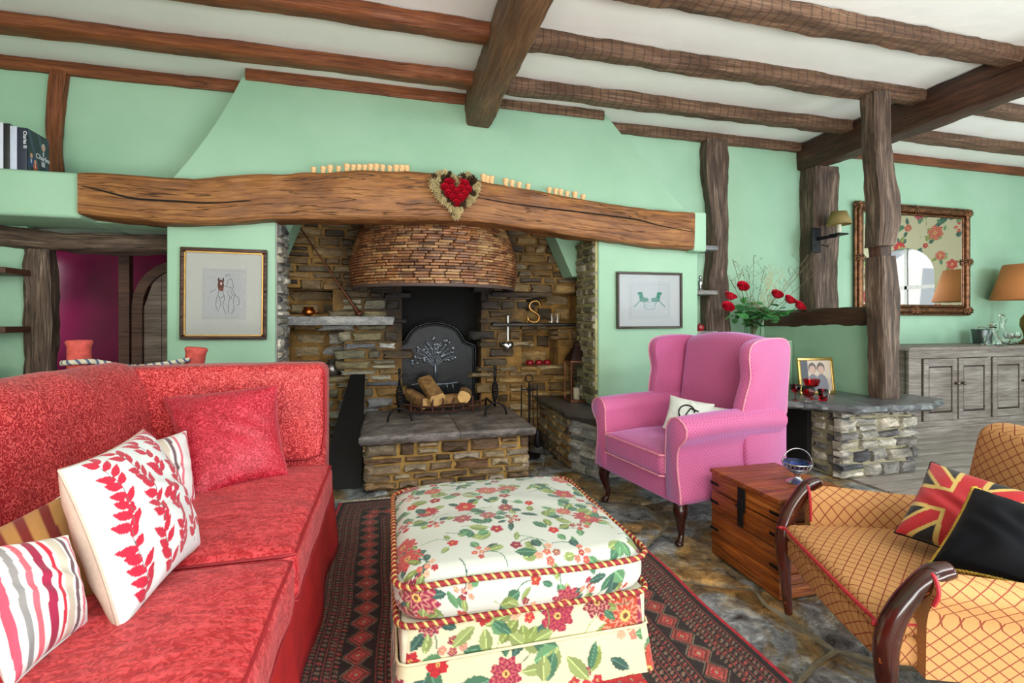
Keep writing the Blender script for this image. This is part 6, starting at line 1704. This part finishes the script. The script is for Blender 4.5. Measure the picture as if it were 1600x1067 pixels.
def foliage(name, label, tips, leafL, m, cat='foliage'):
    o = thing(name, label, cat, bq+Vector((0, 0, .03)), 0, 'flowers in the glass vase'); g = G()
    for t in tips:
        t = Vector(t)-Vector(o.location); path = smoothpath([(0, 0, 0), (t.x*.2, t.y*.2, .2), tuple(t)], 5); g.add(tube(path, .002, 4))
        if leafL:
            for k in range(11): leaf_obj(o, path[min(len(path)-1, len(path)//3+k*(len(path)*2//3)//11)], r.uniform(0, 2*PI), leafL*r.uniform(.7, 1.15))
        else:
            for k in range(9):
                b = path[len(path)//2+(k*len(path)//2)//9]; d = Vector((r.uniform(-.05, .05), r.uniform(-.04, .04), r.uniform(.02, .08))); g.add(tube([b, b+d], .0013, 3))
                for q in range(2):
                    d2 = d+Vector((r.uniform(-.03, .03), r.uniform(-.03, .03), r.uniform(.01, .04))); g.add(tube([b+d, b+d2], .0010, 3)); g.add(sphere(b+d2, .004, 4, 3))
    g.build('stems', m, o, smooth=180)
foliage('rose_leaves', 'dark green rose foliage filling the mouth of the vase', [WY(1150, 490, 3.55), WY(1165, 478, 3.6), WY(1180, 470, 3.65), WY(1200, 480, 3.55), WY(1225, 495, 3.55), WY(1190, 500, 3.5), WY(1215, 505, 3.5), WY(1145, 500, 3.6)], .095, stemm)
foliage('twig_spray', 'airy grey twig sprays rising left of the vase', [WY(1145, 405, 3.62), WY(1160, 420, 3.6), WY(1178, 398, 3.65), WY(1170, 425, 3.6), WY(1138, 430, 3.65), WY(1195, 415, 3.66)], 0, twigm)
foliage('dried_grass', 'pale dried seed heads above the right roses', [WY(1203, 425, 3.6), WY(1212, 420, 3.62), WY(1222, 428, 3.6), WY(1208, 435, 3.55), WY(1232, 440, 3.6)], 0, palem)
foliage('grass_plume', 'long arching grass plumes in front of the broad post', [WY(1262, 400, 3.5), WY(1255, 420, 3.5), WY(1298, 405, 3.5), WY(1275, 398, 3.5)], 0, twigm)
# niche shelves with trinkets beside the notched post
for zpx, l_ in ((390, 'upper small stone shelf in the niche beside the notched post'), (458, 'middle small stone shelf in the niche beside the notched post'), (520, 'lower small shelf in the niche beside the notched post')):
    p = WY(1097, zpx, 3.85); o = G().add(rbox(2.45, 3.72, p.z-.02, 2.86, 3.95, p.z+.02, .008)).build('niche_shelf', st_grey); tag(o, l_, 'shelf')
p = WY(1094, 454, 3.80); zt = WY(1097, 458, 3.85).z+.02
o = thing('figurine', 'small pale figurine on the middle niche shelf', 'figurine', (p.x, 3.80, zt))
G().add(lathe([(0, 0), (.03, 0), (.028, .01), (.012, .02), (.018, .05), (.024, .075), (.012, .095), (.008, .1)], 14)).build('body', silver, o, smooth=60); G().add(sphere((.0, 0, .118), .016, 10, 7, 1.15)).build('head', silver, o, smooth=180)
p = WY(1093, 516, 3.80); zt = WY(1097, 520, 3.85).z+.02
o = thing('red_teapot', 'small red pot on the lower niche shelf', 'pot', (p.x, 3.80, zt)); G().add(lathe([(0, 0), (.03, 0), (.045, .03), (.035, .055), (0, .06)], 16)).build('body', app, o, smooth=60); G().add(sphere((0, 0, .066), .009, 8, 5)).build('lid_knob', app, o, smooth=180)

# ---- books on the ledge
LZ = 1.962
def book(label, x0, th, hgt, dep, cov, lean, title=None, coverf=None, y0=3.37, wpage=True):
    o = thing('book', label, 'book', (x0, y0, LZ), 0, 'hardbacks leaning on the plaster ledge'); o.rotation_euler = (0, lean, .05)
    cm = plain('book_cover', cov, .4, 0, .05, .05)
    G().add(box(0, 0, 0, .003, dep, hgt)).add(box(th-.003, 0, 0, th, dep, hgt)).add(rbox(0, -.003, 0, th, .004, hgt, .003, 2)).build('cover', cm, o, smooth=30)
    G().add(box(.003, .003, .003, th-.003, dep-.004, hgt-.004)).build('pages', plain('paper', 'd9d4c4', .9), o, smooth=0)
    return o
def txt(s_, parent, loc, rot, size, col, name='title_lettering'):
    cu = bpy.data.curves.new(name, 'FONT'); cu.body = s_; cu.size = size; cu.extrude = .0004; cu.align_x = 'LEFT'
    cu.materials.append(plain('ink', col, .5, 0, 0, 0)); o = bpy.data.objects.new(name, cu); C.objects.link(o); o.parent = parent; o.location = loc; o.rotation_euler = rot
    dg = bpy.context.evaluated_depsgraph_get(); me = bpy.data.meshes.new_from_object(o.evaluated_get(dg)); m2 = bpy.data.objects.new(name, me); C.objects.link(m2); m2.parent = parent; m2.location = loc; m2.rotation_euler = rot
    if not me.materials: me.materials.append(cu.materials[0])
    bpy.data.objects.remove(o); m2.name = name; return m2
bxs = WY(42, 230, 3.37).x
b1 = book('dark blue hardback with printed cover portraits, front book of the row', bxs-.045, .045, .245, .20, '1d2436', .0, None)
X, Z = np.meshgrid(np.linspace(.004, .196, 90), np.linspace(.004, .241, 110), indexing='ij')
def cover(X, Z):
    col = np.empty(X.shape+(3,)); col[:] = lin('1c2538'); col[(np.sin(X*70+Z*30) > .7)] = lin('3a4862')
    def fig(cx, cz, s_, hair, suit):
        col[((X-cx)/(s_*1.5))**2+((Z-cz+s_*2.2)/(s_*1.9))**2 < 1] = lin(suit); col[((X-cx)/(s_*.85))**2+((Z-cz)/(s_*1.1))**2 < 1] = lin(hair); col[((X-cx)/(s_*.7))**2+((Z-cz+s_*.2)/(s_*.9))**2 < 1] = lin('d8a08a')
        col[((X-cx)/(s_*.25))**2+((Z-cz+s_*2)/(s_*.8))**2 < 1] = lin('e4e4ea')
    fig(.145, .18, .020, 'c9c5bf', '2a3550'); fig(.035, .10, .016, '7a4a30', '26407a'); fig(.07, .07, .013, 'c08a50', 'c04a30')
    return col
gridmesh('cover_print', np.stack([np.full_like(X, .0462), X, Z], -1), vcol('cover_ink', .35, 50, 0, 0), b1, cover(X, Z), smooth=False)
txt('Charles', b1, (.0468, .075, .10), (PI/2, 0, PI/2), .042, 'e8e8ee'); txt('III', b1, (.0468, .125, .062), (PI/2, 0, PI/2), .045, 'e8e8ee')
txt('Charles III', b1, (.030, -.0045, .225), (PI/2, PI/2, 0), .024, 'e8e8ee', 'spine_lettering')
book('pale grey-blue hardback beside the dark blue one', bxs-.045-.034, .032, .25, .19, 'b9bfd0', 0)
book('black-spined hardback second from the left', bxs-.045-.034-.030, .028, .262, .19, '17171b', 0)
book('white-spined hardback at the left end in view', bxs-.045-.034-.030-.036, .034, .265, .19, 'c6cad6', 0)
# ---- left wall shelves, magazines
for (y0, y1, l_) in ((414, 434, 'upper dark wood wall shelf at the left edge'), (510, 520, 'lower dark wood wall shelf at the left edge')):
    p = WY(26, (y0+y1)/2, 3.55); o = G().add(rbox(-3.0, 3.46, p.z-.018, p.x, 3.715, p.z+.018, .004)).build('wall_shelf', plain('shelf_brown', '4a2a1c', .5), None); tag(o, l_, 'shelf')
tb = thing('side_cabinet', 'low cabinet behind the sofa carrying the magazines', 'cabinet', (-2.65, 3.45, 0))
G().add(rbox(-.30, -.22, 0, .32, .22, .72, .01)).build('body', plain('cabinet_wood', '3f2c22', .5), tb); G().add(rbox(-.32, -.24, .72, .34, .24, .74, .005)).build('top', plain('cabinet_wood_top', '4a3326', .5), tb)
for k, (c_, l_) in enumerate((('34465a', 'dark blue magazine at the bottom of the pile'), ('c9c9c4', 'white magazine second in the pile'), ('2c2c30', 'black magazine third in the pile'), ('8d9094', 'grey magazine fourth in the pile'), ('5a5148', 'brown magazine at the top of the pile'))):
    o = G().add(box(-.15, -.11, 0, .15, .11, .016)).build('magazine', plain('magazine_ink', c_, .4, 0, .2, 0, 20), None, smooth=0); o.location = (-2.44+.01*k, 3.40, .74+.0165*k); o.rotation_euler = (0, 0, .12*k-.2); tag(o, l_, 'magazine', 'magazines piled on the cabinet')
# ---- coral rope posts behind the sofa
coral = plain('coral_fabric', 'd0564c', .8, 0, .15, .3, 40)
ropeA = plain('rope_cream', 'd8d0b8', .8); ropeB = plain('rope_blue', '5a6a86', .8)
pa = Vector((-1.42, 2.70, 0)); pb = Vector((-1.08, 2.80, 0))
for p, l_, tilt, h_ in ((pa, 'coral fabric-wrapped post with rope, in front of the purple doorway', 0, 1.005), (pb, 'coral fabric-wrapped post tilting toward the horse print', .12, .965)):
    o = thing('rope_post', l_, 'post', p, 0, 'coral posts behind the sofa'); o.rotation_euler = (0, tilt, 0)
    G().add(lathe([(0, 0), (.042, 0), (.044, h_*.5), (.045, h_-.03), (.052, h_-.01), (.046, h_), (.030, h_), (.028, h_-.02), (0, h_-.02)], 18)).build('shaft', coral, o, smooth=60)
rp = [pa+Vector((-.05, -.03, .90)), pa+Vector((0, -.06, .905)), pa+Vector((.06, -.03, .905)), pa+Vector((.10, 0, .895)), pa+Vector((.2, .03, .87)), pb+Vector((-.02, -.055, .88)), pb+Vector((.10, -.055, .90))]
q = smoothpath(rp, 40); st_ = helix_cord([Vector(x) for x in q], .012, 30, 3, closed=False)
o = G().add(st_[0]).add(st_[1], None, 0).add(st_[2], None, 1).build('twisted_rope', [ropeA, ropeB], None, smooth=180); tag(o, 'cream and blue twisted rope strung between the two coral posts', 'rope')
